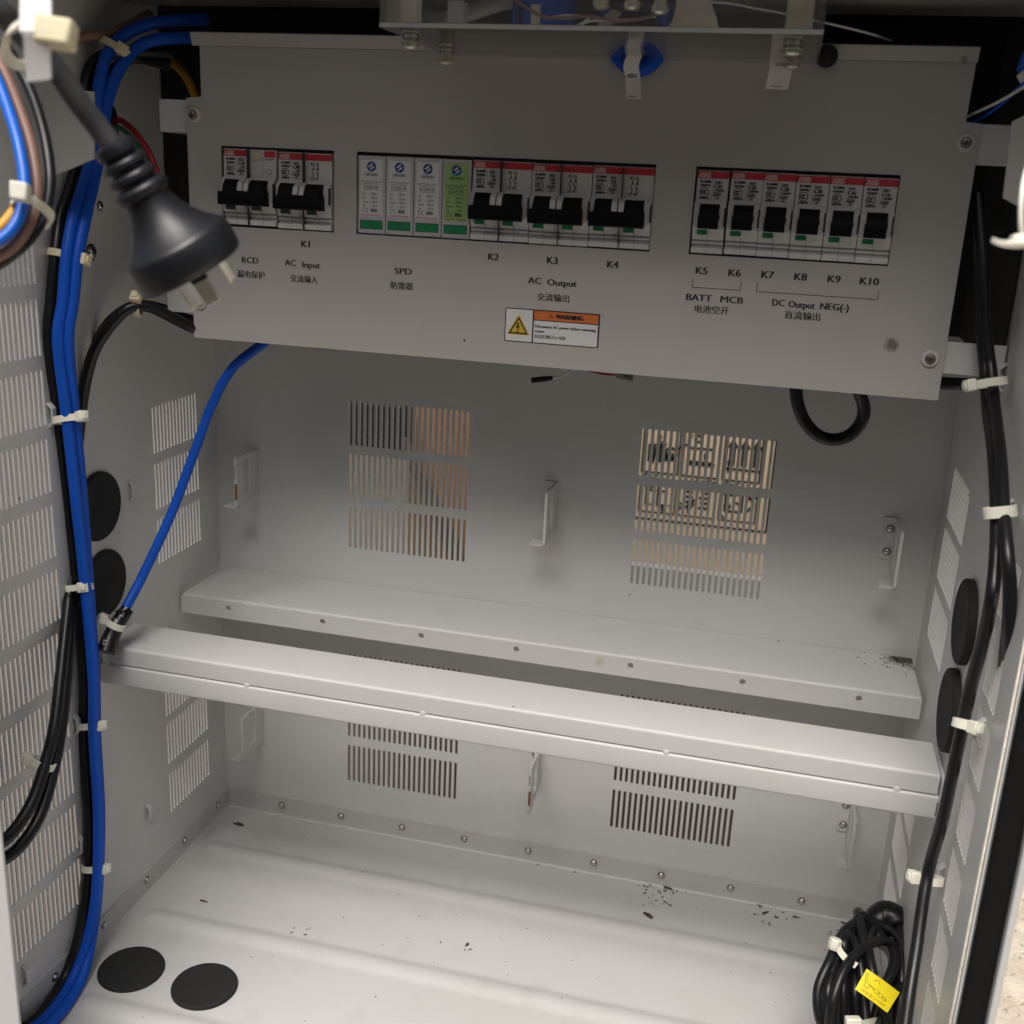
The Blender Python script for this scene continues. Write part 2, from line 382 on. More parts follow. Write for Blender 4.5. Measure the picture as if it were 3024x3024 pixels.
def rrect(x0, x1, z0, z1, r, n=4):
    o = []
    for cx, cz, a in ((x1 - r, z1 - r, 0), (x0 + r, z1 - r, 90), (x0 + r, z0 + r, 180), (x1 - r, z0 + r, 270)):
        o += [(cx + r * math.cos(math.radians(a + 90 * k / n)), cz + r * math.sin(math.radians(a + 90 * k / n))) for k in range(n + 1)]
    return o
def circle(cx, cz, r, n=16): return [(cx + r * math.cos(2 * math.pi * k / n), cz + r * math.sin(2 * math.pi * k / n)) for k in range(n)]
def slots(a0, a1, n, rows, w_=2.25):
    out = []
    for z0, z1 in rows:
        for k in range(n):
            a = a0 + (a1 - a0) * k / (n - 1); r = w_ / 2
            out.append(rrect(a - r, a + r, z0, z1, r * .98, 3))
    return out

# ================================================================== the place outside
g = MB(); g.add([(-60000, -60000, -330), (60000, -60000, -330), (60000, 60000, -330), (-60000, 60000, -330)], [(0, 1, 2, 3)], 'yard')
tag(g.build('ground'), kind='structure')
for x0, x1, mt in ((-6000, -75, 'gravel'), (W + 45, 6000, 'ground')):   # pale concrete on both sides of the cabinet
    g = MB(); g.box(x0, x1, -1200, 5000, -330, -316, mt); tag(g.build('concrete_slab', base=((x0 + x1) / 2, 1900, -316)), kind='structure')

HOOD = 372                                  # reach of the hood added above the view to shade the upper half
m = MB(); m.box(-6000, 7000, -2600, -2400, -330, 1700, 'blocker_paint'); tag(m.build('blocker_wall', base=(300, -2500, -330)), 'plain taupe wall added out of view opposite the open cabinet to cut low light', 'wall')  # unseen wall, added to block low light from the front
# ================================================================== the cabinet
cab = thing('equipment_cabinet', 'open light grey sheet metal cabinet with slotted ventilation walls', 'cabinet', (W / 2, -140, -20))
UP = [(320, 355.8), (278.4, 313.8), (236.4, 271.4)]; LO = [(110.8, 145.0), (68.8, 103.6), (26.6, 61.2)]
m = MB()
m.sheet([(-1, -22), (W + 1, -22), (W + 1, 720), (-1, 720)], slots(114.4, 208.2, 22, UP + LO) + slots(340.2, 433.4, 22, UP + LO), fr_y(0), -1.3, paint('back_wall_coat', PC, stains_and_shade=[(273 - W / 2, 140, 258 + 20, 20, (.34, .28, .22), .35), (277 - W / 2, 140, 290, 16, (.30, .27, .23), .3)]))  # both spots are the middle hook's shadow, painted on the wall
m.build('back_wall', cab)
def side(x, sgn, holes, th=.8, name='side_wall'):  # sgn +1: thickness runs to +x
    m = MB(); m.sheet([(-279, -22), (0, -22), (0, 720), (-279, 720)], holes, lambda a, b_, d: (x + sgn * d, a, b_), th, 'paint')
    return m.build(name, cab)
FRONT = [(z, z + 34) for z in [28 + 42.3 * k for k in range(11)]]
LLO = [(112.6, 147), (71.4, 106), (28.6, 62)]
wl = side(0, -1, slots(-90.6, -31.2, 14, [(322, 356.5), (280, 314.5), (238, 272.4)] + LLO, 2.0) + slots(-275.5, -209, 16, FRONT, 2.5) + [rrect(-129, -114, 533, 557, 7)])
wr = side(W, 1, slots(-95, -31.5, 15, [(322, 356.5), (280, 316), (238, 273)] + LLO, 2.4) + slots(-250, -220.5, 8, [(a + 1.6, b_ + 1.6) for a, b_ in FRONT[:8]], 2.5), .55)
# floor pan: three long pressed beads, turned-up rim, pan screws
BE = [(-62.5, 12, 536), (-155.5, 13, 535), (-248, 20, 530)]
def fz(x, y):
    z = 0.
    for yc, xa, xb in BE:
        dx = max(xa + 9 - x, 0, x - (xb - 9)); d = math.hypot(dx, y - yc)
        z += 2.4 * max(0, 1 - (d / 10.5) ** 2) ** 1.5 if d < 10.5 else 0
    return -18.5 + z
m = MB(); nx, ny = 220, 118
xs = [1.4 + (W - 2.8) * i / nx for i in range(nx + 1)]; ys = [-279 + 277.6 * j / ny for j in range(ny + 1)]
m.add([(x, y, fz(x, y)) for y in ys for x in xs], [(j * (nx + 1) + i, j * (nx + 1) + i + 1, (j + 1) * (nx + 1) + i + 1, (j + 1) * (nx + 1) + i) for j in range(ny) for i in range(nx)], 'paint_floor')
def rim(p0, p1, nrm):                       # turned-up rim with a soft bend at its foot
    p0, p1, nrm = Vector(p0), Vector(p1), Vector(nrm); R = 2.2; vs_ = []; prof = [(R - R * math.cos(a), R - R * math.sin(a)) for a in [math.pi / 2 * k / 5 for k in range(6)]]
    prof = [(R * (1 - math.sin(a)), R * (1 - math.cos(a))) for a in [math.pi / 2 * k / 5 for k in range(6)]] + [(0, 18.2), (-1.2, 18.2)]
    for o, z in prof: vs_ += [p0 + nrm * (o + 1.2) + Vector((0, 0, z - 18.4)), p1 + nrm * (o + 1.2) + Vector((0, 0, z - 18.4))]
    m.add(vs_, [(2 * i, 2 * i + 1, 2 * i + 3, 2 * i + 2) for i in range(len(prof) - 1)], 'paint_floor')
rim((2, 0, 0), (W - 2, 0, 0), (0, -1, 0)); rim((0, -279, 0), (0, -2, 0), (1, 0, 0)); rim((W, -279, 0), (W, -2, 0), (-1, 0, 0))
pan = m.build('floor_pan', cab, ang=50, recalc=False)
sc_mb = MB(); sc_mb.lathe([(2.35, 0), (2.35, .5), (2.1, 1.1), (1.5, 1.6), (.8, 1.8)], (0, 0, 0), (0, -1, 0), 'steel', 16)
sc_mb.lathe([(3.1, -.1), (3.1, .35), (2.4, .4)], (0, 0, 0), (0, -1, 0), 'dark_steel', 16)
SCREW = sc_mb.mesh('screw')
def screw(parent, p, nrm=(0, -1, 0), k=1., me=None, name='screw'):
    o = bpy.data.objects.new(name, me or SCREW); COL.objects.link(o); o.parent = parent
    o.location = (Vector(p) - Vector(parent['_base'])) * S; o.rotation_euler = Vector((0, -1, 0)).rotation_difference(Vector(nrm)).to_euler(); o.scale = (k, k, k); return o
for k in range(9): screw(pan, (52.7 + 55.2 * k, -1.3, -8))
for y in (-19.6, -75.4, -131.4, -187.9, -244.6):
    screw(pan, (1.3, y, -7), (1, 0, 0)); screw(pan, (W - 1.3, y, -7), (-1, 0, 0))
def lug(wall, x, sgn, y, z, h=15):          # pressed tie bridge standing off the wall
    m = MB(); pts = [(x + sgn * o, y, z + a) for o, a in ((.2, h / 2), (3.4, h / 2 - 3.2), (3.4, -h / 2 + 3.2), (.2, -h / 2))]
    m.band(pts, (0, 1, 0), 4.2, 1.1, 'paint')
    m.build('tie_bridge', wall, bevel=.25)
for y, z in ((-124, 303), (-124.5, 47.5), (-272, 16), (-205, 372), (-200, 250), (-203, 161), (-208, 72), (-199, 432)): lug(wl, 0, 1, y, z)
for y, z in ((-126.5, 303), (-208.5, 164.5), (-137, 432), (-211, 375), (-238, 268)): lug(wr, W, -1, y, z)
for y, z, k in ((-139.7, 494.7, 1.0), (-152.6, 466.3, 1.75)): screw(wl, (0, y, z), (1, 0, 0), k)
# front jambs: folded edge left and right, rain lip, seal
_x = at(8, 2444, 'y', -335).x
m = MB(); m.box(-60, -.2, -281, -279.2, -120, 720, 'paint'); m.build('front_jamb', cab, bevel=.6)
m = MB(); m.box(-60, _x, -337, -335, -120, 455, 'paint'); m.box(-62, -60, -337, -281, -120, 455, 'paint'); m.build('hinge_rail', cab, bevel=.6)
m = MB(); m.box(W + 1.32, W + 2.5, -281.5, -278, -120, 720, 'paint'); m.box(W + 2.6, W + 19, -280.4, -279, -120, 720, 'paint'); m.build('front_jamb', cab, bevel=.6)
m = MB(); m.prism(rrect(W + 2.7, W + 14.6, -285.5, -280.5, 2), lambda a, b_, d: (a, b_, d), -120, 720, 'seal'); m.build('door_seal', cab)
m = MB(); m.prism(rrect(W + 15.2, W + 18.6, -288, -280.5, 1.0), lambda a, b_, d: (a, b_, d), -120, 720, 'paint'); m.build('rain_lip', cab)
m = MB(); m.box(-14, -1.6, -138, -106, 525, 566, 'rubber'); m.build('rubber_piece', cab)  # black box added outside the wall hole so no daylight shows through
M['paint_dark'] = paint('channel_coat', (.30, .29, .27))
m = MB(); m.box(0.2, W - .2, -168, -96, 618, 650, 'paint_dark'); m.build('head_channel', cab, bevel=2.5)
m = MB(); m.box(-40, W + 40, -279, 1.3, 720.3, 722, 'paint'); m.build('roof_plate', cab)
m = MB(); m.box(-60, W + 60, -HOOD, -279.2, 720.3, 723, 'paint'); m.build('shade_hood', cab)  # unseen hood, added to keep light off the cover

# dark pads added to stand in for deep shade behind the breaker cover
for nm, bx in (('shade_box', (4, W - 4, -9, -.3, 438, 719)), ('shade_box', (W - 8, W - .3, -128, -9.5, 438, 719)), ('shade_box', (.3, 6, -62, -9.5, 438, 719)), ('shade_box', (60, 512, -95, -9.5, 596, 719))):
    m = MB(); m.box(*bx, 'gap_shade'); m.build('shade_pad', cab, bevel=1)
# ---------------- crossbars
def front_bar():
    t = thing('battery_crossbar', 'front crossbar, a white painted angle over a welded square tube', 'crossbar', (W / 2, -150, 178.5))
    m = MB(); R = 2.2; yf = -172.4; zt = 206.8
    prof = [(-132, zt), (yf + R, zt)] + [(yf + R - R * math.sin(a), zt - R + R * math.cos(a)) for a in [math.pi / 2 * k / 6 for k in range(1, 7)]] + [(yf, 194.3)]
    inn = [(y + (1.5 if y < -171 else 1.2 if y < yf + R else 0), z - (1.5 if z > zt - R - .1 else 0)) for y, z in prof]
    inn = [(-132, zt - 1.5), (yf + R, zt - 1.5), (yf + 1.5, zt - R), (yf + 1.5, 194.3)]
    m.prism(prof + inn[::-1], lambda a, b_, d: (d, a, b_), 3.2, W - 3.5, 'paint'); m.build('angle', t, ang=50)
    m = MB(); m.prism(rrect(-173.3, -152, 178.4, 193.3, 1.7, 5), lambda a, b_, d: (d, a, b_), 2.2, W - 2.5, 'paint'); m.build('square_tube', t, ang=50)
    for x in (6.4, 111, 233.5, 389.1, 523.1):
        m = MB(); vs_ = []
        m.lathe([(2.0, 0), (1.8, .2), (1.1, .4), (.3, .45)], (x, -172.6, 193.7), (0, -1, .15), 'paint', 14); m.build('weld_spot', t)
    m = MB(); m.box(W - 2.4, W - .2, -176, -135, 176, 205.5, 'paint'); m.box(W - 3, W - 2.2, -174, -170, 181, 190, 'groove'); m.build('end_plate', t, bevel=.4)
front_bar()
def rear_bar():
    base = (W / 2, -33, 191)
    t = thing('battery_crossbar', 'rear crossbar against the back wall with a row of holes in its front edge', 'crossbar', base)
    pm = paint('rear_bar_coat', PC, stains_and_shade=[(W / 2 - 8, 30, 16, 24, (.05, .04, .03), .9), (330 - W / 2, -34, 8, 7, (.42, .34, .25), .45)])
    m = MB(); R = 2.2; yf = -67.2; zt = 206.8
    prof = [(-.6, zt), (yf + R, zt)] + [(yf + R - R * math.sin(a), zt - R + R * math.cos(a)) for a in [math.pi / 2 * k / 6 for k in range(1, 7)]]
    inn = [(-.6, zt - 1.5), (yf + R, zt - 1.5), (yf + 1.5, zt - R)]
    m.prism(prof + inn[::-1], lambda a, b_, d: (d, a, b_), 4.4, W - 3, pm); m.build('top_flange', t, ang=50)
    m = MB(); m.sheet([(2.6, 190.9), (W - 2.4, 190.9), (W - 2.4, zt - R - .02), (2.6, zt - R - .02)], [circle(x, 199.8, 2.15) for x in (42.4, 119.7, 197.3, 269.1, 352, 429.5, 506.7)], fr_y(yf), -1.5, pm); m.build('front_lip', t)
rear_bar()

# ---------------- battery hooks on the back wall
def hook(x, zt, zb, lab, depth=38, flip=False, rusty=False, far=False):
    """flat flange on the wall, web standing out towards the door with a window cut into it, small foot turned aside"""
    t = thing('battery_hook', lab, 'bracket', (x, 0, zb), 'battery hooks on the back wall')
    m = MB(); m.box(x - 9.5, x - .8, -1.6, -.15, zb + 9, zt, 'paint'); m.build('flange', t, bevel=.4)
    m = MB(); d = depth; ol = [(-.2, zb + 5), (-.2, zt), (-16, zt), (-17.4, zt - 14), (-24, zt - 15), (-24, zt - 9), (-25.5, zt - 4), (-d + 5, zt - 1), (-d, zt - 5), (-d, zb - 5), (-d + 6, zb - 5.5)]
    hl = [[(-17.2, zb + 10), (-17.2, zt - 15.5), (-25.5, zt - 16.5), (-25.5, zb + 7.5)]]
    ol = [(-.2, zb + 4), (-.2, zt), (-16.5, zt), (-15.5, zb + 11), (-26, zb + 7.5), (-26, zt - 5), (-19, zt - 4), (-19, zt + .5), (-d + 1, zt + .5), (-d, zt - 1), (-d, zb - .5)]
    m.prism(ol, lambda a, b_, dd: (x - dd, a, b_), 0, 2.2, 'paint')
    if rusty: m.box(x - 1.72, x + .12, -d - .15, -d + .8, zt - 33, zt - 20, 'rust'); m.box(x - 1.75, x - .9, -d - .1, -d + 1.6, zt - 15, zt - 6, 'rust')
    m.build('web', t, bevel=.35)
    m = MB(); m.prism([(x - 1.5, zb - .5), (x, zb - .5), (x, zb + 1.1), (x - 11.5, zb + 1.1), (x - 11.5, zb - .5)], lambda a, b_, dd: (a, -dd, b_), d - 12, d, 'paint')
    m.build('foot', t, bevel=.3)
    for z in (zt - 8, zb + 15): screw(t, (x - 5.2, -1.7, z), k=.95)
hook(36.6, 310, 270.5, 'hook bracket above the crossbars nearest the left slotted wall, with a window in its web', rusty=True)
hook(280, 309.5, 270, 'hook bracket above the crossbars between the two big vent fields')
hook(523, 309.8, 270, 'hook bracket above the crossbars on the right, with two bright screws')
hook(36.6, 90, 50.5, 'pale hook bracket below the crossbars in the left back corner')
hook(280, 89.5, 50, 'rust-edged hook bracket below the crossbars between the lower vents', rusty=True)
hook(521.5, 89.8, 50, 'hook bracket below the crossbars near the right back corner')

# ---------------- blanking grommets
def grommet(p, nrm, r, lab, th=5):
    nrm = Vector(nrm); m = MB()
    m.lathe([(r * .9, -3), (r * .9, 0), (r, .1), (r, th - 1.4), (r - .6, th - .4), (r - 1.6, th), (r - 2.4, th - .1), (r * .5, th - .5), (.5, th - .6)], p, nrm, 'rubber', 48)
    tag(m.build('rubber_grommet', base=p), lab, 'grommet', 'black rubber blanking grommets')
grommet((0, -162, 302), (1, 0, 0), 23.5, 'upper black rubber disc on the left wall, half behind the blue cables', 3.2)
grommet((0, -161, 247), (1, 0, 0), 23.5, 'lower black rubber disc on the left wall, half behind the blue cables', 3.2)
grommet((W, -157, 296), (-1, 0, 0), 24.5, 'upper black rubber disc on the right wall, half behind the black cables', 5)
grommet((W, -157, 241), (-1, 0, 0), 24.5, 'lower black rubber disc on the right wall beside a crossbar end', 5)
grommet((38, -212, -18.4), (0, 0, 1), 22.5, 'black rubber disc on the floor nearest the cables', 3)
grommet((94.5, -212.5, -18.4), (0, 0, 1), 22.3, 'black rubber disc on the floor farther from the cables', 3)

# ================================================================== breaker cover panel
YP = -137.3
cov = thing('breaker_cover', 'grey sheet metal cover with printed circuit names and three breaker windows', 'cover panel', (290, -136, 416))
m = MB()
ol = [(61.7, 416), (516.6, 416.2), (516.6, 561.4), (508.6, 562), (509.2, 590.4), (72, 590.4), (72, 562), (61.7, 561)]
cuts = [(84, 158, 486.8, 534.3), (172.2, 350.2, 486.9, 534.4), (372.3, 480.3, 486.9, 534.4)]
pm = paint('cover_coat', (.47, .455, .425), specks=.12, stains_and_shade=[(488 - 290, -1.3, 445 - 416, 7, (.10, .09, .08), .8), (503 - 290, -1.3, 592 - 416, 4, (.14, .12, .1), .7)])
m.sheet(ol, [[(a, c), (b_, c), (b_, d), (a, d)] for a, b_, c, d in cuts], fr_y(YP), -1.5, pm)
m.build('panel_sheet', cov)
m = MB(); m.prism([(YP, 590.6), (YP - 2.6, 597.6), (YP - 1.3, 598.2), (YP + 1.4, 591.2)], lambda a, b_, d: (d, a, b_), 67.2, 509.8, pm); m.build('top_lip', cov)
PF = fr_y(YP - .05); m = MB()
for s_, x, z, wd in (('K1', 139.4, 479.2, 5.4), ('K2', 258.7, 478.7, 6.2), ('K3', 294.2, 478.8, 6.2), ('K4', 329.8, 478.7, 6.4), ('K5', 380.6, 478.4, 6.4), ('K6', 399, 478.4, 6.5), ('K7', 417.2, 478.5, 6.6), ('K8', 435.1, 478.5, 6.6), ('K9', 453.1, 478.5, 6.6), ('K10', 471.8, 478.5, 9.8),
        ('RCD', 102.1, 467.2, 11), ('AC', 129.2, 467.3, 7.0), ('Input', 143, 466.8, 11.6), ('SPD', 202.8, 466.8, 10.8), ('AC', 284.2, 466.6, 7.8), ('Output', 300.7, 466.3, 17.4),
        ('BATT', 380.5, 463.3, 14.2), ('MCB', 399, 463.4, 12.6), ('DC', 424.7, 463.6, 6.4), ('Output', 437.5, 463.3, 14.2), ('NEG(-)', 455.2, 463.4, 15.2)):
    m.text(s_, PF, x, z, 3.7 if s_[0] == 'K' else 3.45, 'ink', wd, .042)
for s_, x, z, wd in (('漏电保护', 102.4, 458.0, 18.6), ('交流输入', 138.2, 457.5, 18.2), ('防雷器', 202.1, 457.6, 14.2), ('交流输出', 295.9, 457.0, 19.2), ('电池空开', 388.2, 456.6, 19.2), ('直流输出', 438.5, 456.8, 19.4)):
    m.text(s_, PF, x, z, 4.2, 'ink', wd, .022)
for x0, x1 in ((376.1, 403.1), (412, 477.3)):
    m.line(x0, 468.8, x1, 468.8, .38, PF, 0, 'ink'); m.line(x0, 468.8, x0, 473.5, .38, PF, 0, 'ink'); m.line(x1, 468.8, x1, 473.5, .38, PF, 0, 'ink')
m.build('printed_lettering', cov)
wm = MB(); wm.lathe([(4.6, 0), (4.6, 1.0), (4.2, 1.5), (2.8, 1.6)], (0, 0, 0), (0, -1, 0), 'washer', 28); WASH = wm.mesh('washer')
sm_ = MB(); sm_.lathe([(2.9, 1.2), (2.85, 2.0), (2.2, 2.9), (1.0, 3.3)], (0, 0, 0), (0, -1, 0), 'dark_steel', 20)
sm_.box(-1.5, 1.5, -3.42, -3.0, -.28, .28, 'groove'); sm_.box(-.28, .28, -3.42, -3.0, -1.5, 1.5, 'groove'); PSCR = sm_.mesh('screw')
for x, z in ((66.8, 551.4), (510.2, 551.8), (509.1, 439), (66.8, 439)):
    wo_ = screw(cov, (x, YP - .05, z), me=WASH, name='washer')
    sc = bpy.data.objects.new('screw', PSCR); COL.objects.link(sc); sc.parent = wo_
# ears that carry the cover
m = MB(); m.box(42.3, 72, -135.6, -133.6, 541, 560, 'paint'); m.box(42.3, 44, -133.6, -1, 541, 560, 'paint'); tag(m.build('mounting_ear', base=(55, -134, 541), bevel=.4), 'upper sheet metal ear behind the cover beside the red and green wires', 'bracket', 'mounting ears behind the cover')
m = MB(); m.box(42.3, 72, -135.6, -133.6, 431, 448.6, 'paint'); m.box(42.3, 44, -133.6, -1, 431, 448.6, 'paint'); tag(m.build('mounting_ear', base=(55, -134, 431), bevel=.4), 'sheet metal ear behind the cover at the pins of the hanging plug', 'bracket', 'mounting ears behind the cover')
m = MB(); m.box(505, W - 1, -135.6, -133.6, 541, 561.3, 'paint'); tag(m.build('mounting_ear', base=(530, -134, 541), bevel=.4), 'upper right sheet metal ear behind the cover next to the chamfered plate', 'bracket', 'mounting ears behind the cover')
m = MB(); m.box(505, W - 1, -135.6, -133.6, 431, 448.6, 'paint'); m.box(505, W - 1, -133.6, -112, 429.4, 430.9, 'paint'); tag(m.build('mounting_ear', base=(530, -134, 431), bevel=.4), 'lower right sheet metal ear behind the cover above a black cable', 'bracket', 'mounting ears behind the cover')

# warning sticker
st = thing('warning_sticker', 'white and orange electric shock warning sticker under the printed AC Output', 'sticker', (296, YP, 430)); X0, X1, Z0, Z1 = 267.4, 324.6, 429.8, 449.8
m = MB(); m.flat(rrect(X0, X1, Z0, Z1, .9), PF, .04, 'ink'); m.flat([(285.1, Z0 + .6), (X1 - .9, Z0 + .6), (X1 - .9, 443.3), (285.1, 443.3)], PF, .08, 'label')
m.flat([(X0 + .6, Z0 + .6), (284.2, Z0 + .6), (284.2, Z1 - .6), (X0 + .6, Z1 - .6)], PF, .08, 'label'); m.flat([(285.1, 443.9), (X1 - .9, 443.9), (X1 - .9, Z1 - .7), (285.1, Z1 - .7)], PF, .08, 'orange'); m.build('film', st)
m = MB(); tri = lambda cx, cz, r: [(cx + r * math.sin(a), cz + r * math.cos(a)) for a in (0, 2 * math.pi / 3, 4 * math.pi / 3)]
m.flat(tri(275.8, 438.2, 8.2), PF, .12, 'yellow_ink'); m.flat(tri(275.8, 438.1, 6.9), PF, .16, 'ink'); m.flat(tri(275.8, 438.1, 5.2), PF, .20, 'yellow_ink')
m.flat([(276.5, 441.6), (275.0, 441.2), (274.2, 437.9), (275.7, 438.4), (275.0, 435.9), (274.5, 436.0), (275.0, 434.9), (276.1, 436.2), (275.6, 436.1), (276.8, 439.6), (275.5, 439.2)], PF, .24, 'ink'); m.build('shock_sign', st)
m = MB(); m.text('WARNING', PF, 306.4, 446.6, 2.5, 'ink', 16.2, .08, .12); m.flat(tri(295.5, 446.2, 1.75), PF, .12, 'ink'); m.flat(tri(295.5, 446.2, 1.25), PF, .15, 'orange'); m.line(295.5, 447, 295.5, 445.8, .3, PF, .18, 'ink')
m.text('Disconnect AC power before removing', PF, 286.0, 440.2, 1.65, 'ink', 36.5, .05, .12, center=False); m.text('cover.', PF, 286.0, 437.3, 1.65, 'ink', 6.0, .05, .12, center=False); m.text('取盖前须断开AC电源!', PF, 285.9, 433.9, 2.1, 'ink', 19, .012, .12, center=False); m.build('printed_lettering', st)

# ================================================================== breakers
PROF = [(46, 0), (-2.2, 0), (-2.7, .4), (-2.7, 2.9), (-2.2, 3.3), (-.5, 3.5), (-.5, 4.7), (-1.7, 5.0), (-1.7, 6.3), (-.7, 6.6), (-.7, 7.1), (-2.6, 7.6), (-4.4, 12.4), (-5.2, 13.4), (-5.4, 24.2), (-4.6, 26.3), (-1.6, 28.4), (-1.2, 29.2), (-1.2, 44.3), (-.7, 44.7), (46, 44.7)]
def body_mb(wd, poles):
    m = MB(); m.prism(PROF, lambda a, b_, d: (d, a, b_), 0.08, wd - .08, 'breaker')
    m.box(.1, wd - .1, -2.9, -2.65, .25, 2.95, 'breaker_lip')
    for p in range(poles):
        o = 17.5 * p
        m.box(o + 8.6, o + 8.75, -1.26, -1.15, 29.2, 40, 'groove')
        for z0, z1, y in ((0.2, 3.1, -2.93), (7.6, 10.4, -3.3), (3.5, 7.0, -1.74)): m.box(o + 8.6, o + 8.75, y, y + .4, z0, z1, 'groove')
        if p: m.box(o - .1, o + .1, -5.45, 5, .2, 44.5, 'groove')
    m.box(wd - .9, wd + .02, -5.5, -3.6, 15, 25, 'groove')
    return m
def toggle_mb(x0, x1, z0=13.5, z1=26.9):
    m = MB(); pr = [(-3, z1), (-5.9, z1 - .2), (-8.6, z1 - 3), (-10.2, z0 + 6), (-10.4, z0 + 2), (-9.6, z0), (-3, z0)]
    m.prism(pr, lambda a, b_, d: (d, a, b_), x0, x1, 'toggle'); m.box(x1 - .2, x1 + .45, -8.6, -4, z0 + 5.2, z0 + 7.6, 'toggle'); m.box(x0 - .45, x0 + .2, -8.2, -4, z0, z0 + 7.4, 'toggle'); return m
LF = lambda a, b_, d: (a, -1.24 - d, b_)     # label face
def marks(kind):
    m = MB(); tx = lambda s_, x, z, h, wd, mt='ink', bd=.06, d=.12: m.text(s_, LF, x, z, h, mt, wd, bd, d)
    if kind[0] in ('mcb', 'mcb2', 'rcd'):
        two = kind[0] != 'mcb'; rating, volt, model = kind[1], kind[2], kind[3]
        tx('ABB', 4.0, 42.2, 2.5, 6.2, 'ink_pale', .09, .2)
        m.line(.8, 42.2, 7.2, 42.2, .16, LF, .26, 'red')
        tx('IEC60898', 4.8, 38.7, 1.25, 5.7); tx('GB10963', 4.7, 36.7, 1.25, 5.4)
        m.ring(4.4, 33.1, 2.1, 2.5, LF, .12, 'ink', 28, 1.05)
        for dx in (-1.0, -.15, .7): m.ring(4.5 + dx, 33.1, .65, 1.2, LF, .12, 'ink', 12, .8, math.pi * .35, math.pi * 1.65)
        m.ring(6.1, 33.1, 0, .22, LF, .12, 'ink', 8); tx('A000445', 4.5, 30.0, 1.1, 5.4)
        tx(model, 11.6, 38.5, 1.35, 3.4); tx(rating, 11.8, 36.3, 1.9, 4.3 if len(rating) > 2 else 3.0); tx(volt, 12.2, 34.2, 1.1, 6.0 if '/' in volt else 3.6)
        for z0, z1, x0, x1 in ((31.3, 33.0, 9.4, 13.8), (29.5, 31.3, 10.6, 12.6)):
            for a in ((x0, z0, x1, z0), (x0, z1, x1, z1), (x0, z0, x0, z1), (x1, z0, x1, z1)): m.line(*a, .2, LF, .12, 'ink')
        tx('6000', 11.6, 32.15, 1.1, 3.6, 'ink_grey'); tx('3', 11.6, 30.4, 1.1, .8)
        if kind[0] == 'mcb2':
            for i, x in enumerate((22.9, 25.6)):
                m.line(x, 39.3, x - .05, 35.2, .42, LF, .12, 'ink'); m.flat([(x - .5, 36.2), (x + .4, 36.2), (x + .5, 35), (x - .6, 35)], LF, .14, 'ink')
                m.line(x - 1.3, 34.9, x - .2, 32.6, .45, LF, .12, 'ink'); m.line(x - .2, 32.7, x - .3, 28.9 + .5, .5, LF, .12, 'ink'); m.line(x - .9, 32.9, x + .4, 32.9, .25, LF, .14, 'ink')
                tx('13'[i], x - 1.15, 38.6, 1.3, .7); tx('24'[i], x - 1.5, 30.1, 1.3, .9)
        if kind[0] == 'rcd':
            tx('10mA 230V', 30.6, 39.2, .8, 5.6, 'ink_grey')
            for a in ((28, 33.2, 32, 33.2), (28, 30.7, 32, 30.7), (28, 30.7, 28, 33.2), (32, 30.7, 32, 33.2)): m.line(*a, .25, LF, .12, 'ink_grey')
            tx('~', 30, 31.9, .8, 2.2, 'ink_grey')
    else:
        green, name, uc, up = kind[1:]; c2 = 'ink' ; cr_ = 'ink_red'
        m.ring(8.5, 38.6, 0, 2.95, LF, .36, 'logo_blue', 28)
        m.flat([(9.7, 41.2), (6.4, 38.6), (8.2, 38.4), (7.9, 37.6), (7.0, 37.6), (9.0, 39.4)], LF, .42, 'label'); m.flat([(7.4, 36.0), (10.7, 38.7), (8.9, 38.9), (9.2, 39.6), (10.1, 39.6), (8.2, 37.7)], LF, .42, 'label')
        tx('HPXIN', 8.4, 34.2, 1.7, 7.6, c2, .02, .36); tx('Surge Protective Device', 8.4, 30.2, .95, 12.6, c2, .0, .36)
        m.line(3.4, 28.8, 13.2, 28.8, .2, LF, .36, c2); m.line(3.4, 25.5, 13.2, 25.5, .2, LF, .36, c2); tx(name, 8.3, 27.1, 1.8, 9.2, c2, .0, .36)
        for i, (a, v_) in enumerate((('Uc', uc), ('In', '20kA'), ('Imax', '40kA'), ('Up', up))):
            z = 23.2 - 2.35 * i; m.text(a, LF, 2.9, z, 1.4, c2, 1.9 if a != 'Imax' else 3.7, 0, .36, center=False); m.text(v_, LF, 8.4, z, 1.4, c2, 4.2, 0, .36, center=False); m.text(':', LF, 7.3, z, 1.2, c2, .3, 0, .36)
        m.ring(4.0, 13.6, .95, 1.3, LF, .36, c2, 12, .85, math.pi * .4, math.pi * 1.6); m.ring(6.1, 13.6, .95, 1.3, LF, .36, c2, 12, .85, math.pi * .4, math.pi * 1.6); m.line(5.1, 13.6, 6.0, 13.6, .3, LF, .36, c2)
        m.flat([(8.0, 12.6), (12.2, 12.6), (12.2, 14.5), (8.0, 14.5)], LF, .36, 'ink' if green else 'ink_grey'); tx('C TUV', 10.1, 13.5, 1.1, 3.4, 'label_green' if green else 'label', .0, .42)
        tx('Green:OK', 5.1, 11.0, 1.1, 6.0, cr_, .02, .36); tx('Red:Fault', 11.8, 11.0, 1.1, 5.8, cr_, .02, .36)
    return m
GRP = {'mcb': 'single pole circuit breakers K5 to K10', 'mcb2': 'double pole circuit breakers', 'spd': 'surge protectors'}
